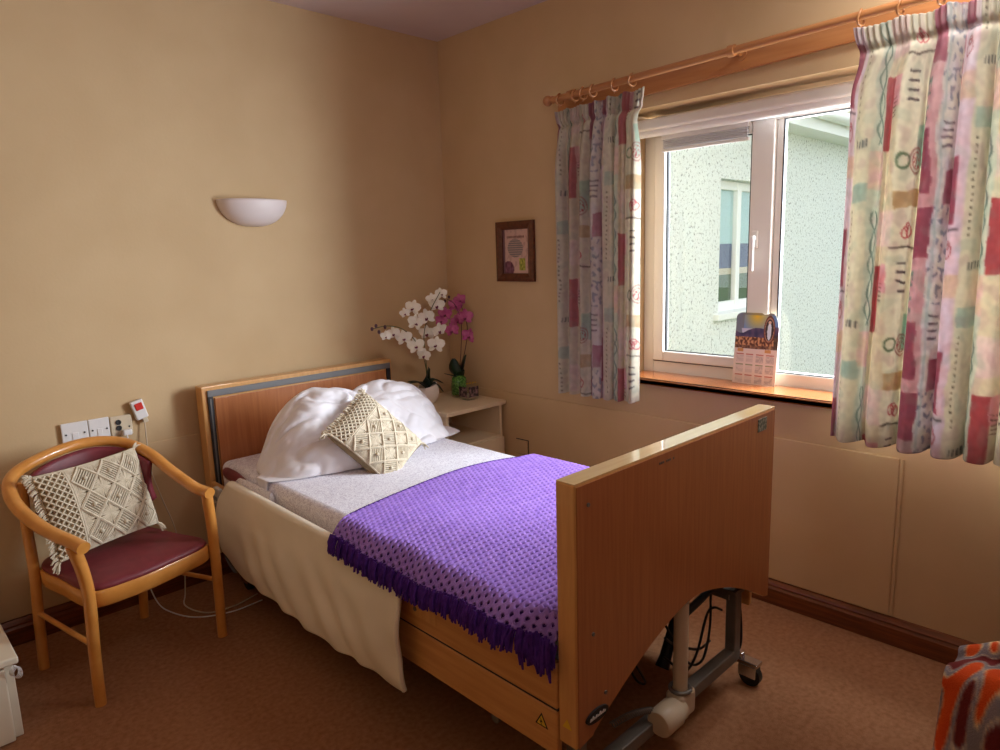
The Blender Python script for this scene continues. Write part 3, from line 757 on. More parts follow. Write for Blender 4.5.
def under_f(u, v):
    x, z = bl_base(max(.0, u * BW), v * BLn); q = bl_f(u, v); a = u * BW
    if a < .085: t = a / .085; return (min(x + .014 * (1 - t) + .040 * (1 - t) * sm(v, .86, 1), -1.478), q[1], z - .012)
    return (x, q[1], z - .012 + .010 * nz(a * 2.2, v * BLn * 2.2, 4) * sm(a, .05, .3) + .008 * sin(v * BLn * 5 + a * 3) * sm(a, 0, .3) * (1 - sm(a, .85, .95)))
gridmesh(120, 100, under_f, 'dark_underlayer', 'purple_dark', bl, None, 0, flip=True)
tag(bl, 'lilac crocheted blanket with dark purple fringe spread over the bed foot', 'blanket')
bm = bmesh.new(); random.seed(3)
for k in range(210):
    v = k / 209; p = Vector(bl_f(0, v)); ln = .040 + .016 * random.random()
    for q in range(3):
        o1 = Vector((-.004 + .004 * random.random(), random.uniform(-.006, .006), 0))
        p1 = p + o1; sw = random.uniform(-.012, .012)
        tube(bm, [p1 + Vector((.002, 0, .006)), p1 + Vector((-.010, sw * .4, -ln * .4)), p1 + Vector((-.012 + random.uniform(-.004, .003), sw, -ln))], [.0028, .0034, .0022], 5)
for k in range(190):       # fringe along the head-side edge lies on the sheet
    u = .09 + .8 * k / 189; p = Vector(bl_f(u, 0)); ln = .010 + .004 * random.random(); sw = random.uniform(-.006, .006)
    tube(bm, [p + Vector((0, -.004, 0)), p + Vector((sw, ln * .6, -.004)), p + Vector((sw * 1.5, ln, -.012))], [.003, .0032, .002], 5)
# gathered corner at the foot end
for k in range(60):
    p = Vector((-1.524 + random.uniform(-.012, .004), -2.09 + random.uniform(-.05, .045), .545 + random.uniform(-.01, .02))); ln = random.uniform(.05, .085)
    tube(bm, [p, p + Vector((-.008, random.uniform(-.008, .008), -ln * .5)), p + Vector((-.004, random.uniform(-.01, .01), -ln))], [.004, .005, .003], 5)
fr = obj('fringe', bm, 'purple_dark', bl, smooth=60); fr['kind'] = 'stuff'

# ------------------------------------------------------------------ pillows
def pillow(name, label, c, U, V, N, W, Hh, T, bend, seed, sag=None):
    n = 90
    def pt(u, v, s):
        uu, vv = u * 2 - 1, v * 2 - 1
        e = max(0, (1 - abs(uu) ** 2.3)) ** .6 * max(0, (1 - abs(vv) ** 2.3)) ** .6
        cr = .018 * (1 - e) * (abs(uu) * abs(vv)) ** .5
        px = uu * (W / 2) * (1 - .07 * (1 - abs(vv) ** 2) * abs(uu) ** 4 * -1 - .07 * abs(uu) ** 3 * (1 - vv * vv))
        py = vv * (Hh / 2) * (1 - .09 * abs(vv) ** 3 * (1 - uu * uu))
        wr = .030 * nz(uu * 1.2 + seed, vv * 1.2, s * 3, 1.5) - .022 * (1 - abs(nz(uu * .7 + vv * .5 + seed, uu * .4 - vv * .9, s, 2.6))) ** 5 + .010 * abs(nz(uu + vv + seed, uu - vv, s, 4)) + .012 * (abs(uu) ** 2) * sin(9 * vv + 3 * uu + seed) * e
        h = s * (T / 2 * e + wr * min(1, e * 3))
        rc = 1 - .10 * (abs(uu) * abs(vv)) ** 3; q = Vector((px * rc, py * rc, h)); q = bend(q, uu, vv)
        return c + U * q.x + V * q.y + N * q.z
    bm = bmesh.new(); g = {}
    for s in (1, -1):
        for j in range(n + 1):
            for i in range(n + 1):
                edge = i in (0, n) or j in (0, n)
                if edge and s == -1: g[(i, j, s)] = g[(i, j, 1)]
                else: g[(i, j, s)] = bm.verts.new(pt(i / n, j / n, s))
    for s in (1, -1):
        for j in range(n):
            for i in range(n):
                q = [g[(i, j, s)], g[(i + 1, j, s)], g[(i + 1, j + 1, s)], g[(i, j + 1, s)]]
                bm.faces.new(q if s > 0 else q[::-1])
    for v in bm.verts:          # rests on the sheet and against the headboard
        if v.co.x > -1.475 and v.co.z < .588 and not (v.co.x > -.50 and v.co.y > -.1): v.co.z = .588 + (v.co.z - .588) * .02
        if v.co.y > -.126: v.co.y = -.126 - .02 * abs(v.co.y + .126)
    o = obj(name, bm, 'pillow', None, smooth=180); tag(o, label, 'pillow'); return o
def axes(yaw, tilt, roll=0):
    n_ = Vector((sin(yaw) * cos(tilt), -cos(yaw) * cos(tilt), sin(tilt))); r = Vector((cos(yaw), sin(yaw), 0)); u = n_.cross(r)
    return cos(roll) * r + sin(roll) * u, -sin(roll) * r + cos(roll) * u, n_
U_, V_, N_ = axes(radians(-10), radians(44), radians(4))
def bendL(q, uu, vv):
    q = q.copy(); f = (1 - .16 * uu * uu) if vv > 0 else 1
    q.y = q.y * f - .13 * uu * uu * (vv > 0) * vv - .05 * max(0, -uu) ** 2
    q.z += .03 * vv * vv * (1 if vv > 0 else .2) - .09 * max(0, -uu) ** 2.0
    k = max(0, -uu) ** 2.5 * max(0, -vv) ** 1.6; q.x -= .13 * k; q.y += .07 * k; q.z -= .06 * k
    k = max(0, uu) ** 3 * max(0, -vv) ** 2; q.z += .05 * k
    return q
pillow('pillow', 'plump white pillow propped on the chair side of the headboard', Vector((-1.145, -.53, .682)), U_, V_, N_, .62, .52, .29, bendL, 1.7)
U_, V_, N_ = axes(radians(12), radians(44), radians(-12))
def bendR(q, uu, vv):
    q = q.copy(); q.y -= .10 * uu * uu * max(0, vv) + .05 * max(0, uu) ** 2
    q.z += .03 * vv * vv * (1 if vv > 0 else .2) - .09 * max(0, uu) ** 2.2
    k = max(0, uu) ** 1.6 * max(0, -vv) ** 1.2; q.x += .02 * k; q.z += .01 * k
    return q
pillow('pillow', 'white pillow with a pointed corner drooping toward the bedside cabinet', Vector((-.715, -.46, .662)), U_, V_, N_, .62, .50, .25, bendR, 5.1)

# ------------------------------------------------------------------ macrame cushions
def cushion(name, label, c, U, V, N, W, Hh, T, flipu=False):
    root = thing(name, label, 'cushion', c)
    def srf(uu, vv, s=1, off=0):
        e = max(0, (1 - abs(uu) ** 2.8)) ** .5 * max(0, (1 - abs(vv) ** 2.8)) ** .5
        x = uu * W / 2 * (1 - .06 * (1 - vv * vv) * abs(uu) ** 3); y = vv * Hh / 2 * (1 - .06 * (1 - uu * uu) * abs(vv) ** 3)
        if flipu: x = -x
        return c + U * x + V * y + N * (s * (T / 2 * e) + s * off)
    n = 40; bm = bmesh.new(); g = {}
    for s in (1, -1):
        for j in range(n + 1):
            for i in range(n + 1):
                if (i in (0, n) or j in (0, n)) and s < 0: g[(i, j, s)] = g[(i, j, 1)]
                else: g[(i, j, s)] = bm.verts.new(srf(i / n * 2 - 1, j / n * 2 - 1, s))
    for s in (1, -1):
        for j in range(n):
            for i in range(n):
                q = [g[(i, j, s)], g[(i + 1, j, s)], g[(i + 1, j + 1, s)], g[(i, j + 1, s)]]
                bm.faces.new(q if (s > 0) != flipu else q[::-1])
    obj('cushion_pad', bm, 'cushion_lining', root, smooth=180)
    bm = bmesh.new(); R0 = .0026
    def cord(a, b, r=R0, k=None, off=.003):
        a = Vector(a); b = Vector(b); d = (b - a).length; r *= 1.2; k = k or max(3, int(d * 14))
        tube(bm, [srf(*(a + (b - a) * (i / k)), 1, off) for i in range(k + 1)], r, 5)
    ub = -.52
    # open net panel
    st = .155
    x0, x1 = -.97, ub
    def clip(p, d, xa, xb, ya, yb):
        ts = []
        t0, t1 = -9, 9
        for k, lo, hi in ((0, xa, xb), (1, ya, yb)):
            if abs(d[k]) < 1e-9: continue
            ta, tb = (lo - p[k]) / d[k], (hi - p[k]) / d[k]
            if ta > tb: ta, tb = tb, ta
            t0, t1 = max(t0, ta), min(t1, tb)
        return (t0, t1) if t1 > t0 else None
    k = -3.0
    while k < 3:
        for sgn in (1, -1):
            r = clip((x0, k), (1, sgn * 1.2), x0, x1, -.95, .95)
            if r: cord((x0 + r[0], k + sgn * 1.2 * r[0]), (x0 + r[1], k + sgn * 1.2 * r[1]), .0032)
        k += st
    for u in (ub + .01, ub + .045, .93): cord((u, -.96), (u, .96), .004)
    for v in (-.95, .95): cord((-.96, v), (.96, v), .004)
    # knot rows on the net
    # diamonds filled with fanned cords
    cw = (.93 - ub - .05) / 3; ch = 1.9 / 3
    for i in range(3):
        for j in range(3):
            cx = ub + .05 + cw * (i + .5); cy = -.95 + ch * (j + .5)
            T_, B_, L_, R_ = (cx, cy + ch / 2), (cx, cy - ch / 2), (cx - cw / 2, cy), (cx + cw / 2, cy)
            for a, b in ((T_, L_), (L_, B_), (B_, R_), (R_, T_)):
                cord(a, b, .0044, None, .006)
            m_ = 8
            for q in range(1, m_):
                t = q / m_
                # corner fill between diamonds
                cord((lerp(T_[0], L_[0], t), lerp(T_[1], L_[1], t)), (lerp(cx, cx - cw / 2, 1), lerp(cy + ch / 2, cy + ch / 2, t)), .0024, 3)
                cord((lerp(T_[0], R_[0], t), lerp(T_[1], R_[1], t)), (cx + cw / 2, cy + ch / 2), .0024, 3)
                cord((lerp(B_[0], L_[0], t), lerp(B_[1], L_[1], t)), (cx - cw / 2, cy - ch / 2), .0024, 3)
                cord((lerp(B_[0], R_[0], t), lerp(B_[1], R_[1], t)), (cx + cw / 2, cy - ch / 2), .0024, 3)
                if (i + j) % 2: cord((lerp(T_[0], L_[0], t), lerp(T_[1], L_[1], t)), (lerp(R_[0], B_[0], t), lerp(R_[1], B_[1], t)), .0026, 5, .004)
                else: cord((lerp(T_[0], R_[0], t), lerp(T_[1], R_[1], t)), (lerp(L_[0], B_[0], t), lerp(L_[1], B_[1], t)), .0026, 5, .004)
            p = srf(cx, cy, 1, .008)
            bmesh.ops.create_uvsphere(bm, u_segments=8, v_segments=6, radius=.008, matrix=Matrix.Translation(p))
    obj('macrame_cover', bm, 'macrame', root, smooth=60)
    rnd = random.Random(5)
    for (uu, vv) in ((-1, 1), (-1, -1), (1, 1), (1, -1)):
        bm = bmesh.new(); p = srf(uu * .97, vv * .97); d = (p - c).normalized()
        for k in range(16):
            dd = (d + Vector((rnd.uniform(-.5, .5), rnd.uniform(-.5, .5), rnd.uniform(-.6, .1)))).normalized(); ln = rnd.uniform(.016, .034)
            tube(bm, [p - d * .01, p + dd * ln * .5, p + dd * ln + Vector((0, 0, -.01))], [.003, .003, .002], 5)
        obj('tassel', bm, 'macrame', root, smooth=60)
    bm = bmesh.new()
    for k in range(60):
        v = -1 + 2 * k / 59; p = srf(-.99, v); d = (-U if not flipu else U)
        dd = (d + Vector((rnd.uniform(-.4, .4), rnd.uniform(-.4, .4), rnd.uniform(-.7, 0)))).normalized()
        tube(bm, [p - d * .005, p + dd * .012, p + dd * .024 + Vector((0, 0, -.006))], [.0028, .0028, .002], 5)
    f_ = obj('side_fringe', bm, 'macrame', root, smooth=60); f_['kind'] = 'stuff'
    return root
def ax2(yaw, tilt, roll):
    return axes(yaw, tilt, roll)
U_, V_, N_ = ax2(.287, .289, .021)
cushion('macrame_cushion', 'cream macrame cushion leaning on the back of the armchair', Vector((-2.010, -.370, .600)), U_, V_, N_, .385, .315, .11)
U_, V_, N_ = ax2(.021, .615, .546 - PI / 2)
cushion('macrame_cushion', 'cream macrame cushion tilted on its corner against the white pillows', Vector((-1.045, -.735, .695)), U_, V_, N_, .345, .295, .11)

# ------------------------------------------------------------------ armchair (bentwood)
ch = thing('armchair', 'honey bentwood tub armchair with burgundy vinyl seat', 'chair', (-1.975, -.42, 0))
rail = catmull([(-2.150, -.745, .578), (-2.165, -.70, .588), (-2.225, -.57, .625), (-2.265, -.42, .685), (-2.240, -.29, .737), (-2.12, -.205, .768), (-1.98, -.168, .780), (-1.87, -.20, .765), (-1.805, -.30, .728), (-1.765, -.41, .670), (-1.725, -.52, .618), (-1.702, -.57, .603), (-1.694, -.595, .600)], 8)
bm = bmesh.new(); tube(bm, rail, .0215, 12, sx=.95, sy=1.05, ref=(0, 0, 1)); obj('arm_rail', bm, 'bentwood', ch, smooth=60)
def leg(pts, r): 
    bm = bmesh.new(); tube(bm, catmull(pts, 6), r, 12, ref=(0, 1, 0)); return obj('leg', bm, 'bentwood', ch, smooth=60)
def rr(n, a, b): return [lerp(a, b, k / (n - 1)) for k in range(n)]
leg([(-2.148, -.668, 0), (-2.146, -.674, .2), (-2.142, -.685, .38), (-2.150, -.69, .48), (-2.170, -.70, .578)], rr(25, .0185, .0205))
leg([(-1.685, -.545, 0), (-1.686, -.556, .2), (-1.690, -.570, .38), (-1.692, -.572, .48), (-1.698, -.572, .590)], rr(25, .0185, .0205))
leg([(-2.232, -.275, 0), (-2.228, -.29, .2), (-2.222, -.305, .38), (-2.225, -.315, .55), (-2.222, -.315, .715)], rr(25, .018, .018))
leg([(-1.850, -.155, 0), (-1.845, -.17, .2), (-1.840, -.185, .38), (-1.840, -.20, .55), (-1.848, -.215, .745)], rr(25, .018, .018))
# seat outline
so_ = [(-2.135, -.655), (-2.02, -.672), (-1.88, -.640), (-1.705, -.560), (-1.755, -.38), (-1.825, -.20), (-1.95, -.17), (-2.10, -.20), (-2.205, -.30), (-2.18, -.48)]
def spline_closed(pts, n=6):
    P = [Vector((a, b, 0)) for a, b in pts]; out = []; N = len(P)
    for i in range(N):
        a, b, c, d = P[i - 1], P[i], P[(i + 1) % N], P[(i + 2) % N]
        for k in range(n):
            t = k / n; q = .5 * ((2 * b) + (c - a) * t + (2 * a - 5 * b + 4 * c - d) * t * t + (3 * b - a - 3 * c + d) * t ** 3); out.append((q.x, q.y))
    return out
ol = spline_closed(so_)
cxs = sum(p[0] for p in ol) / len(ol); cys = sum(p[1] for p in ol) / len(ol)
def layered(layers, mat, name, parent, smooth=60):
    bm = bmesh.new(); R_ = []
    for s, z in layers: R_.append([bm.verts.new((cxs + (x - cxs) * s, cys + (y - cys) * s, z)) for x, y in ol])
    for A, B in zip(R_, R_[1:]):
        for i in range(len(ol)): bm.faces.new((A[i], A[(i + 1) % len(ol)], B[(i + 1) % len(ol)], B[i]))
    bm.faces.new(R_[0][::-1]); bm.faces.new(R_[-1]); bmesh.ops.recalc_face_normals(bm, faces=bm.faces)
    return obj(name, bm, mat, parent, smooth=smooth)
layered([(.98, .335), (1.0, .34), (1.0, .385), (.985, .392)], 'bentwood', 'seat_frame', ch)
layered([(.93, .388), (.965, .390), (.975, .397), (.96, .406), (.90, .413), (.6, .420), (.3, .422), (.05, .422)], 'vinyl', 'seat', ch)
# backrest following the rail
bk = catmull([(-2.205, -.335, .70), (-2.195, -.275, .725), (-2.11, -.218, .752), (-1.98, -.185, .765), (-1.88, -.215, .752), (-1.828, -.285, .725), (-1.80, -.34, .70)], 8)
n_ = len(bk) - 1
def back_f(u, v):
    p = bk[int(round(u * n_))]; c_ = Vector((cxs, cys, 0)); inw = Vector((c_.x - p.x, c_.y - p.y, 0)).normalized()
    zb_ = .52 + .03 * (1 - sin(u * PI)); z = lerp(p.z, zb_, v)
    return p.x + inw.x * (.012 + .016 * sin(v * PI)), p.y + inw.y * (.012 + .016 * sin(v * PI)), z
gridmesh(n_, 14, back_f, 'backrest', 'vinyl', ch, None, .022)
bm = bmesh.new(); tube(bm, [(-2.146, -.672, .215), (-2.228, -.292, .225)], .009, 8); obj('stretcher', bm, 'bentwood', ch, smooth=60)
bm = bmesh.new(); tube(bm, [(-1.688, -.555, .24), (-1.843, -.175, .235)], .009, 8); obj('stretcher', bm, 'bentwood', ch, smooth=60)

# ------------------------------------------------------------------ bedside cabinet
bc = thing('bedside_cabinet', 'cream laminate bedside cabinet with open shelf between bed and window wall', 'cabinet', (-.25, -.25, 0))
x0, x1, yf = -.43, -.030, -.455
obj('table_top', BX(x0 - .01, -.012, -.475, -.030, .632, .655), 'laminate', bc, bevel=.004)
bm = bmesh.new(); box(bm, x0, x0 + .018, yf, -.035, .02, .632); obj('side_panel', bm, 'laminate', bc, bevel=.001)
bm = bmesh.new(); box(bm, x1 - .018, x1, yf, -.035, .02, .632); obj('side_panel', bm, 'laminate', bc, bevel=.001)
obj('back_panel', BX(x0 + .018, x1 - .018, -.045, -.035, .06, .632), 'laminate', bc)
obj('shelf', BX(x0 + .018, x1 - .018, yf + .004, -.045, .445, .461), 'laminate', bc)
obj('base_panel', BX(x0 + .018, x1 - .018, yf + .004, -.045, .06, .076), 'laminate', bc)
dr = obj('drawer', BX(x0 + .002, x1 - .002, yf - .018, yf - .001, .27, .452), 'laminate', bc, bevel=.003)
bm = bmesh.new(); tube(bm, [(-.30, -.474, .36), (-.30, -.492, .36), (-.20, -.492, .36), (-.20, -.474, .36)], .005, 8); obj('handle', bm, 'chrome', dr if False else bc, smooth=60)
obj('door', BX(x0 + .002, x1 - .002, yf - .018, yf - .001, .065, .266), 'laminate', bc, bevel=.003)
for (x, y) in ((x0 + .03, yf + .03), (x1 - .03, yf + .03), (x0 + .03, -.07), (x1 - .03, -.07)):
    bm = bmesh.new(); cyl(bm, (x, y, 0), (x, y, .062), .018, 12); obj('foot', bm, 'black', bc)

# ------------------------------------------------------------------ orchids
def petal(bm, c, d, up, ln, wd, cup, mat=0):
    side = d.cross(up).normalized(); rows = 6; cols = 4; g = []
    for i in range(rows + 1):
        t = i / rows; w = wd * sin(PI * (t * .88 + .06)) ** .7; r = []
        for j in range(cols + 1):
            s = j / cols * 2 - 1
            r.append(bm.verts.new(c + d * ln * t + side * w * s / 2 + up * (cup * t * t - .25 * wd * (1 - s * s) * .5 * sin(PI * t) + .12 * ln * t * (1 - s * s))))
        g.append(r)
    for i in range(rows):
        for j in range(cols):
            f = bm.faces.new((g[i][j], g[i][j + 1], g[i + 1][j + 1], g[i + 1][j])); f.material_index = mat
def flower_bm(c, face, R_, seed):
    rnd = random.Random(seed); bm = bmesh.new(); face = face.normalized()
    a = face.orthogonal().normalized() if abs(face.z) > .95 else (Vector((0, 0, 1)) - face * face.z).normalized(); b = face.cross(a)
    rot = rnd.uniform(-.3, .3)
    for k, (ang, ln, wd) in enumerate(((PI / 2, 1, .62), (PI / 2 + 2.3, .95, .6), (PI / 2 - 2.3, .95, .6), (PI / 2 + 1.2, 1.05, 1.02), (PI / 2 - 1.2, 1.05, 1.02))):
        an = ang + rot; d = (b * cos(an) + a * sin(an)).normalized(); petal(bm, c + face * (.002 * k), d, face, R_ * ln, R_ * wd, -R_ * .12)
    # lip
    for dx in (-.2, .2):
        petal(bm, c + face * .004, (-a + b * dx + face * .6).normalized(), face, R_ * .38, R_ * .3, R_ * .1, 1)
    bmesh.ops.create_uvsphere(bm, u_segments=8, v_segments=6, radius=R_ * .09, matrix=Matrix.Translation(c + face * R_ * .12))
    return bm
cam_dir = (Vector((-2.62, -3.12, 1.44)) - Vector((-.3, -.2, 1.0))).normalized()
def leaf_bm(pts, wd, th=.003):
    P = catmull(pts, 6); n = len(P) - 1; bm = bmesh.new(); g = []
    for i, p in enumerate(P):
        t = i / n; tg = (P[min(i + 1, n)] - P[max(i - 1, 0)]).normalized(); sd = tg.cross(Vector((0, 0, 1)))
        if sd.length < .1: sd = tg.cross(Vector((.7, -.7, 0)))
        sd.normalize(); w = wd * sin(PI * (.12 + .86 * t)) ** .6; up = sd.cross(tg)
        g.append([bm.verts.new(p + sd * w * s + up * abs(s) * w * .35) for s in (-.5, -.25, 0, .25, .5)])
    for i in range(n):
        for j in range(4): bm.faces.new((g[i][j], g[i][j + 1], g[i + 1][j + 1], g[i + 1][j]))
    return bm
import sys
CAMP = Vector((-2.6217, -3.1246, 1.4459))
def at_y(u, v, y):
    d = Fw * 689.9 + Rr * (u - 500) - Up * (v - 375); t = (y - CAMP.y) / d.y; return CAMP + d * t
# positions below are real places in the room, 10-20 cm in front of the back wall
wo = thing('white_orchid', 'white orchid in a round white pot on the bedside cabinet', 'orchid', (-.33, -.20, .655))
bm = bmesh.new(); prof = [(.0, 0), (.028, 0), (.040, .008), (.056, .032), (.063, .058), (.061, .084), (.053, .106), (.048, .106), (.054, .084), (.055, .07), (.0, .068)]
lathe(bm, (-.345, -.205, .655), prof, 28)
for v in bm.verts:
    if v.co.z > .655 + .075: v.co.z += .012 * (v.co.x + .335) / .05
obj('pot', bm, 'potwhite', wo, smooth=60)
bp_ = Vector((-.345, -.205, .735))
for pts, w in (([(0, 0, 0), (-.05, -.01, .045), (-.13, -.02, .055)], .035), ([(0, 0, 0), (.04, .0, .045), (.10, -.015, .02)], .045), ([(0, 0, 0), (-.01, -.01, .05), (.0, -.02, .125)], .04), ([(0, 0, 0), (.02, .01, .04), (.03, .01, .11)], .035), ([(0, 0, 0), (.03, -.03, .03), (.07, -.05, -.02)], .04), ([(0, 0, 0), (-.04, .03, .04), (-.10, .04, .05)], .035)):
    o = obj('leaf', leaf_bm([bp_ + Vector(p) for p in pts], w), 'leaf', wo, smooth=60); o.modifiers.new('t', 'SOLIDIFY').thickness = .002
def orch(px, y): return at_y(px[0], px[1], y)
stem1 = [bp_, bp_ + Vector((.0, 0, .14)), orch((424, 335), -.2), orch((430, 312), -.2), orch((440, 292), -.2)]
stem2 = [bp_, bp_ + Vector((-.005, 0, .13)), orch((418, 345), -.21), orch((404, 330), -.22), orch((388, 326), -.22), orch((372, 329), -.22)]
for st in (stem1, stem2):
    bm = bmesh.new(); tube(bm, catmull(st, 8), .0022, 6); obj('stem', bm, 'stem', wo, smooth=60)
WF = [((413, 308), -.20, .034), ((427, 317), -.22, .036), ((415, 323), -.19, .036), ((439, 330), -.23, .034), ((416, 346), -.22, .036), ((436, 345), -.24, .038), ((424, 355), -.22, .030), ((404, 338), -.21, .034), ((394, 333), -.21, .028), ((386, 336), -.22, .022), ((437, 305), -.19, .034), ((441, 294), -.18, .028), ((427, 333), -.18, .034), ((432, 299), -.17, .026), ((405, 313), -.18, .022)]
for i, (px, y, r) in enumerate(WF):
    rnd = random.Random(i * 7 + 1); c_ = orch(px, y); fd = (cam_dir + Vector((rnd.uniform(-.6, .5), rnd.uniform(-.3, .2), rnd.uniform(-.5, .25))))
    o = obj('flower', flower_bm(c_, fd, r * 1.3, i), ['petal_w', 'lip_dark'], wo, smooth=60)
def bud(px, y, r, par, mat):
    bm = bmesh.new(); bmesh.ops.create_uvsphere(bm, u_segments=10, v_segments=8, radius=r, matrix=Matrix.Translation(orch(px, y)) @ Matrix.Diagonal((1, 1, 1.3, 1)))
    obj('bud', bm, mat, par, smooth=180)
for px in ((372, 329), (379, 332), (385, 327), (376, 326)): bud(px, -.22, .008, wo, 'bud')
po = thing('pink_orchid', 'magenta orchid with dark leaves in a glass jar of moss, behind the dark label jar', 'orchid', (-.095, -.16, .655))
bm = bmesh.new(); lathe(bm, (-.105, -.19, .656), [(.0, 0), (.046, 0), (.048, .01), (.048, .095), (.046, .095), (.046, .012), (.0, .010)], 24); obj('jar', bm, 'glass', po, smooth=50)
bm = bmesh.new(); lathe(bm, (-.105, -.19, .668), [(.0, 0), (.042, 0), (.043, .04), (.041, .092), (.026, .108), (.0, .110)], 20)
for v in bm.verts: v.co += Vector((nz(v.co.x * 60, v.co.z * 60, 1), nz(v.co.y * 60, v.co.z * 60, 2), nz(v.co.x * 60, v.co.y * 60, 3))) * .003
obj('moss_filling', bm, 'moss', po, smooth=180)
bq = Vector((-.105, -.19, .76))
for pts, w in (([(0, 0, 0), (-.035, -.01, .04), (-.05, -.02, .12)], .075), ([(0, 0, 0), (.025, -.01, .04), (.045, -.02, .13)], .08), ([(0, 0, 0), (-.01, -.03, .03), (-.01, -.06, .05)], .05), ([(0, 0, 0), (-.05, -.01, .02), (-.12, -.02, .045)], .022), ([(0, 0, 0), (.0, .02, .05), (-.01, .03, .10)], .09)):
    o = obj('leaf', leaf_bm([bq + Vector(p) for p in pts], w), 'leaf', po, smooth=60); o.modifiers.new('t', 'SOLIDIFY').thickness = .002
for st in ([bq, orch((461, 350), -.17), orch((461, 322), -.17), orch((455, 305), -.17), orch((447, 299), -.16)], [bq, orch((466, 345), -.17), orch((467, 325), -.16), orch((461, 305), -.16)]):
    bm = bmesh.new(); tube(bm, catmull(st, 8), .002, 6); obj('stem', bm, 'bud', po, smooth=60)
PF = [((465, 317), -.19, .038), ((452, 330), -.20, .034), ((469, 336), -.19, .036), ((445, 314), -.15, .032), ((455, 306), -.14, .034), ((460, 300), -.13, .030), ((441, 321), -.14, .028), ((457, 321), -.14, .030)]
for i, (px, y, r) in enumerate(PF):
    rnd = random.Random(i * 5 + 3); c_ = orch(px, y); fd = (cam_dir + Vector((rnd.uniform(-.4, .4), rnd.uniform(-.3, .2), rnd.uniform(-.4, .2))))
    obj('flower', flower_bm(c_, fd, r * 1.25, i + 50), ['petal_p', 'lip_dark'], po, smooth=60)
for px in ((449, 297), (445, 301)): bud(px, -.16, .007, po, 'bud')
# dark labelled jar
jr = thing('candle_jar', 'small square glass jar with a dark picture label and gold lid edge', 'jar', (-.13, -.30, .655))
bm = bmesh.new(); box(bm, -.172, -.090, -.340, -.260, .656, .745); obj('glass_jar', bm, 'glass', jr, bevel=.008, seg=3)
bm = bmesh.new(); box(bm, -.158, -.102, -.328, -.272, .662, .672); obj('wax', bm, 'cream_plastic', jr, bevel=.004)
obj('dark_label', BX(-.1745, -.1725, -.332, -.268, .675, .732), mottled('jar_label', (36, 26, 34), (150, 120, 124), 55, .5, lo=.45, hi=.6), jr)
obj('dark_label', BX(-.166, -.096, -.3425, -.3405, .675, .732), mottled('jar_label_b', (36, 26, 34), (150, 120, 124), 55, .5, lo=.45, hi=.6), jr)
bm = bmesh.new()
for k in range(10): bmesh.ops.create_uvsphere(bm, u_segments=8, v_segments=6, radius=.004, matrix=Matrix.Translation((-.162 + .007 * k, -.322 + .004 * (k % 3), .7495)))
obj('gold_beads', bm, 'gold', jr, smooth=180)

# ------------------------------------------------------------------ calendar on the sill
def cal_out(v):
    return 1
cl = thing('calendar', 'cardboard stand calendar with landscape picture leaning on the window frame', 'calendar', (.15, -1.81, .8735))
W_, H_ = .187, .30
cb0 = Vector((.128, -1.722, .8745)); uy = Vector((0, -1, 0)); uz = Vector((.10, 0, .995)).normalized()
def calc(u, v):      # v from top
    if v > .50:
        c = (226, 206, 196)
        vv = (v - .56) / .44; uu = (u - .03) / .94
        if 0 < vv < 1 and 0 < uu < 1:
            fx, fy = (uu * 4) % 1, (vv * 3) % 1
            if .12 < fx < .88:
                if .1 < fy < .22: c = (190, 120, 110) if (vv * 3) % 2 < 1 else (150, 150, 120)
                elif .30 < fy < .92 and ((fy - .3) * 18) % 2 < 1 and ((fx) * 26) % 2 < 1.3: c = (168, 150, 148)
        if .505 < v < .55 and (.08 < u < .22 or .72 < u < .86): c = (206, 150, 96)
        return c
    d = sqrt((u - .50) ** 2 + ((v - .04) * 1.5) ** 2)
    c = mixc((240, 196, 60), (120, 150, 200), min(1, d * 2.6))
    if u < .2 or v < .03: c = mixc(c, (126, 116, 110), .6)
    hill = .26 + .10 * nz(u * 3, 0, 3) - .07 * u
    if .22 < v and nz(u * 4, v * 3, 2) > -.1 and u < .6 and v < hill + .02: c = (196, 196, 220)
    if v > hill: c = mixc((70, 66, 100), (120, 96, 120), nz(u * 9, v * 9, 1) + .5)
    if v > .34: c = mixc((206, 150, 110), (96, 60, 50), sm(nz(u * 22, v * 26, 4), -.3, .3))
    if v > .455: c = mixc((90, 60, 56), (160, 120, 90), nz(u * 20, v * 20, 8) + .5)
    e = ((u - .79) / .125) ** 2 + ((v - .23) / .20) ** 2
    if e < 1.0: c = (110, 66, 56)
    if e < .72: c = (176, 130, 110)
    if e < .55: c = (66, 56, 60)
    if ((u - .79) / .045) ** 2 + ((v - .25) / .12) ** 2 < 1: c = (216, 226, 240)
    if ((u - .79) / .03) ** 2 + ((v - .125) / .022) ** 2 < 1: c = (220, 190, 170)
    if u > .9 and v > .3: c = mixc(c, (70, 60, 56), .7)
    return c
def clampuv(u, v):
    # silhouette: rounded top corners, slight shoulder at the right
    top = 0
    if u < .18: top = .065 * (1 - sqrt(max(0, 1 - ((.18 - u) / .18) ** 2)))
    if u > .80: top = .0 + .20 * ((u - .80) / .2) ** 3
    if .86 < u: top = .0 + .20 * ((u - .80) / .2) ** 3
    if .66 < u <= .80: top = .025 * (1 - abs(u - .66) / .14)
    if .60 < u <= .66: top = .025 * (u - .6) / .06
    return top
def cal_f(u, v, d=0):
    tp = clampuv(u, v); vv = lerp(tp, 1, v)
    bow = .004 * sin(u * PI)
    return cb0 + uy * (W_ * u) + uz * (H_ * (1 - vv)) + Vector((-bow + d, 0, 0))
gridmesh(110, 170, lambda u, v: cal_f(u, v), 'printed_face', 'print', cl, lambda u, v: calc(u, lerp(clampuv(u, v), 1, v)), 0)
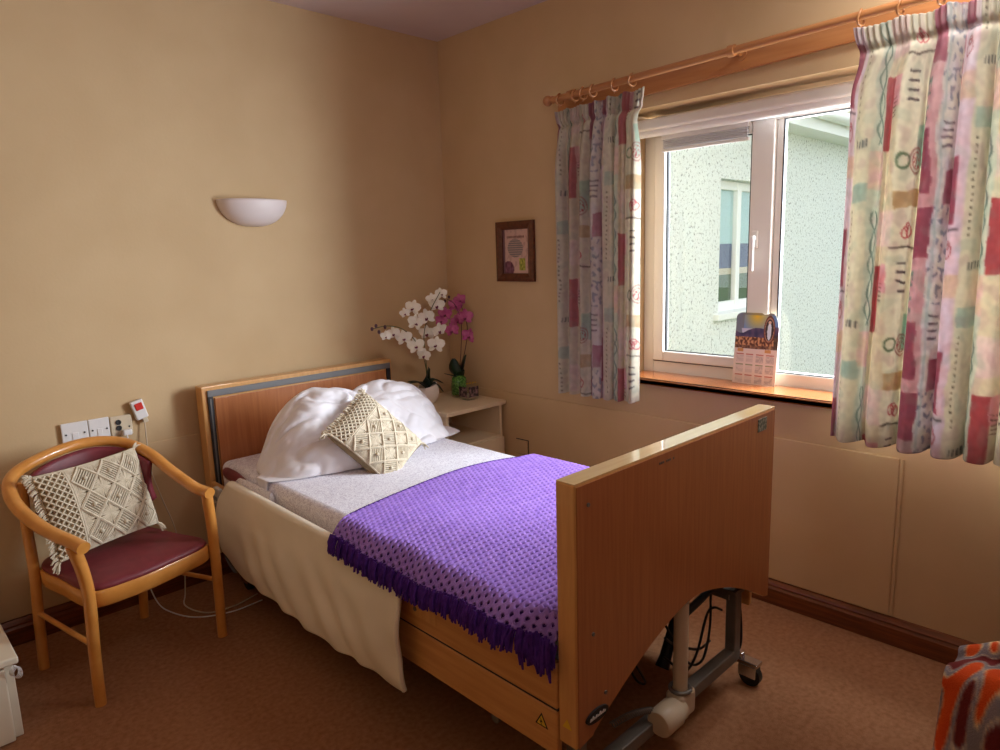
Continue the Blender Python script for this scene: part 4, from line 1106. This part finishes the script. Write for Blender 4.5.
gridmesh(40, 40, lambda u, v: cal_f(u, v, .0016), 'backing_card', 'cream_plastic', cl, None, .0015)

# ------------------------------------------------------------------ low cream cabinet at the left edge
lc = thing('low_cabinet', 'low cream painted cabinet at the left edge beside the armchair', 'cabinet', (-2.6, -.4, 0))
obj('top_panel', BX(-2.95, -2.350, -.690, -.10, .255, .278), 'creamcab', lc, bevel=.006, seg=3)
bm = bmesh.new(); box(bm, -2.93, -2.362, -.655, -.11, 0, .255); obj('carcass', bm, 'creamcab', lc, bevel=.003)
bm = bmesh.new(); box(bm, -2.93, -2.386, -.680, -.657, .004, .246); obj('door', bm, 'creamcab', lc, bevel=.004)
bm = bmesh.new()
for k in range(4):
    cyc = Vector((-2.366, -.69, .235)); tube(bm, [cyc + Vector((.011 * cos(t) + k * .003, .004 * sin(t * 2), .018 * sin(t) - k * .003)) for t in [q * 2 * PI / 20 for q in range(20)]], .0012, 6, closed=True)
obj('wire_coil', bm, 'white_plastic', lc, smooth=60)

# ------------------------------------------------------------------ armchair at the right edge with fleece throw
ac2 = thing('fireside_chair', 'armchair mostly out of frame at the lower right under the fleece', 'chair', (-.55, -3.15, 0))
for (x, y) in ((-1.02, -2.95), (-.21, -2.95), (-1.02, -3.5), (-.21, -3.5)):
    bm = bmesh.new(); tube(bm, [(x, y, 0), (x, y, .30)], [.018, .024], 12); obj('leg', bm, 'darkframe', ac2, smooth=60)
obj('seat', BX(-.975, -.25, -3.57, -2.93, .30, .44), 'vinyl', ac2, bevel=.03, seg=4)
for (xa, xb) in ((-1.06, -.98), (-.245, -.17)):
    obj('arm', BX(xa, xb, -3.57, -2.91, .30, .575), 'vinyl', ac2, bevel=.025, seg=4)
obj('backrest', BX(-.975, -.25, -3.70, -3.58, .30, .98), 'vinyl', ac2, bevel=.03, seg=4)
def throw_col(u, v):
    t = nz(u * 13, v * 5, 3, 1.6) + .3 * nz(u, v, 9, 14) - .04
    c = mixc((128, 122, 128), (150, 142, 150), nz(u, v, 2, 9) + .5)
    if t > .10: c = mixc((226, 92, 32), (206, 70, 26), nz(u, v, 6, 14) + .5)
    if .05 < t <= .10: c = (232, 206, 160)
    if t < -.28: c = (110, 40, 40)
    if -.24 < t < -.20: c = (220, 200, 170)
    return c
def throw_f(u, v):
    # u along the arm front to back (-y), v across over the arm from floor side (-x) to inner side
    ang = lerp(-1.05, 2.2, v)
    y = lerp(-2.835, -3.45, u)
    rx = .085 + .012 * nz(u * 3, v * 3, 5); rz = .10
    x = -1.022 - rx * sin(PI / 2 - ang) * 1.0 if False else -1.02 + rx * sin(ang - PI / 2 * .0) * 1
    z = .53 + rz * cos(ang)
    if ang < -.9: pass
    ang2 = lerp(-PI / 2, PI / 2, v); x = -1.045 + (.135 + .01 * sin(u * 9 + v * 5)) * sin(ang2); z = .495 + .145 * max(0, cos(ang2)) ** .8
    if v < .28: z -= (.28 - v) / .28 * .20; x -= .018 * sin((.28 - v) / .28 * PI)
    if v > .75: z -= (v - .75) / .25 * .04
    fr_ = sm(u, 0, .18); z = lerp(z - .055, z, fr_ ** .5)
    n3 = .016 * nz(u * 8, v * 6, 1) + .016 * sin(v * 22 + u * 12) * (1 - fr_ * .3)
    return (x - n3 * .8, y, z + n3)
o = gridmesh(230, 200, throw_f, 'fleece_throw', 'fleece', None, lambda u, v: tuple(sum(c) / 3 for c in zip(throw_col(u, v), throw_col(u + .004, v + .003), throw_col(u - .003, v + .005))), .018, flip=True)
tag(o, 'grey, orange and cream patterned fleece throw bunched at the lower right edge', 'blanket')

# ------------------------------------------------------------------ light
w = bpy.data.worlds.new('sky'); bpy.context.scene.world = w; w.use_nodes = True
bg = w.node_tree.nodes['Background']; bg.inputs[0].default_value = (.93, .97, 1, 1); bg.inputs[1].default_value = 1.75
def area(name, loc, target, sx, sy, power, col):
    d = bpy.data.lights.new(name, 'AREA'); d.shape = 'RECTANGLE'; d.size = sx; d.size_y = sy; d.energy = power; d.color = col
    o = bpy.data.objects.new(name, d); C.objects.link(o); o.location = loc
    o.rotation_euler = (Vector(target) - Vector(loc)).to_track_quat('-Z', 'Y').to_euler(); return o
area('sky_light', (.68, -2.80, 1.75), (-1.5, -2.2, 1.5), 1.45, 1.7, 400, (.88, .93, 1))
area('ceiling_bounce_fill', (-2.5, -3.5, 1.95), (-2.2, -2.9, 2.6), .8, .8, 10, (1, .9, .82))  # added unseen lamp aimed at the ceiling for soft fill
area('overhead_fill', (-.36, -2.60, 2.54), (-.50, -2.68, 0), .4, .4, 10, (1, .97, .94))  # added unseen lamp overhead, brightens the floor near the footboard
sc = bpy.context.scene
sc.view_settings.view_transform = 'Standard'; sc.view_settings.look = 'None'; sc.view_settings.exposure = 0; sc.view_settings.gamma = 1
sc.view_settings.use_curve_mapping = False
sc.cycles.max_bounces = 10; sc.cycles.diffuse_bounces = 6; sc.cycles.use_denoising = True; sc.cycles.transparent_max_bounces = 12
sc.cycles.sample_clamp_indirect = 4
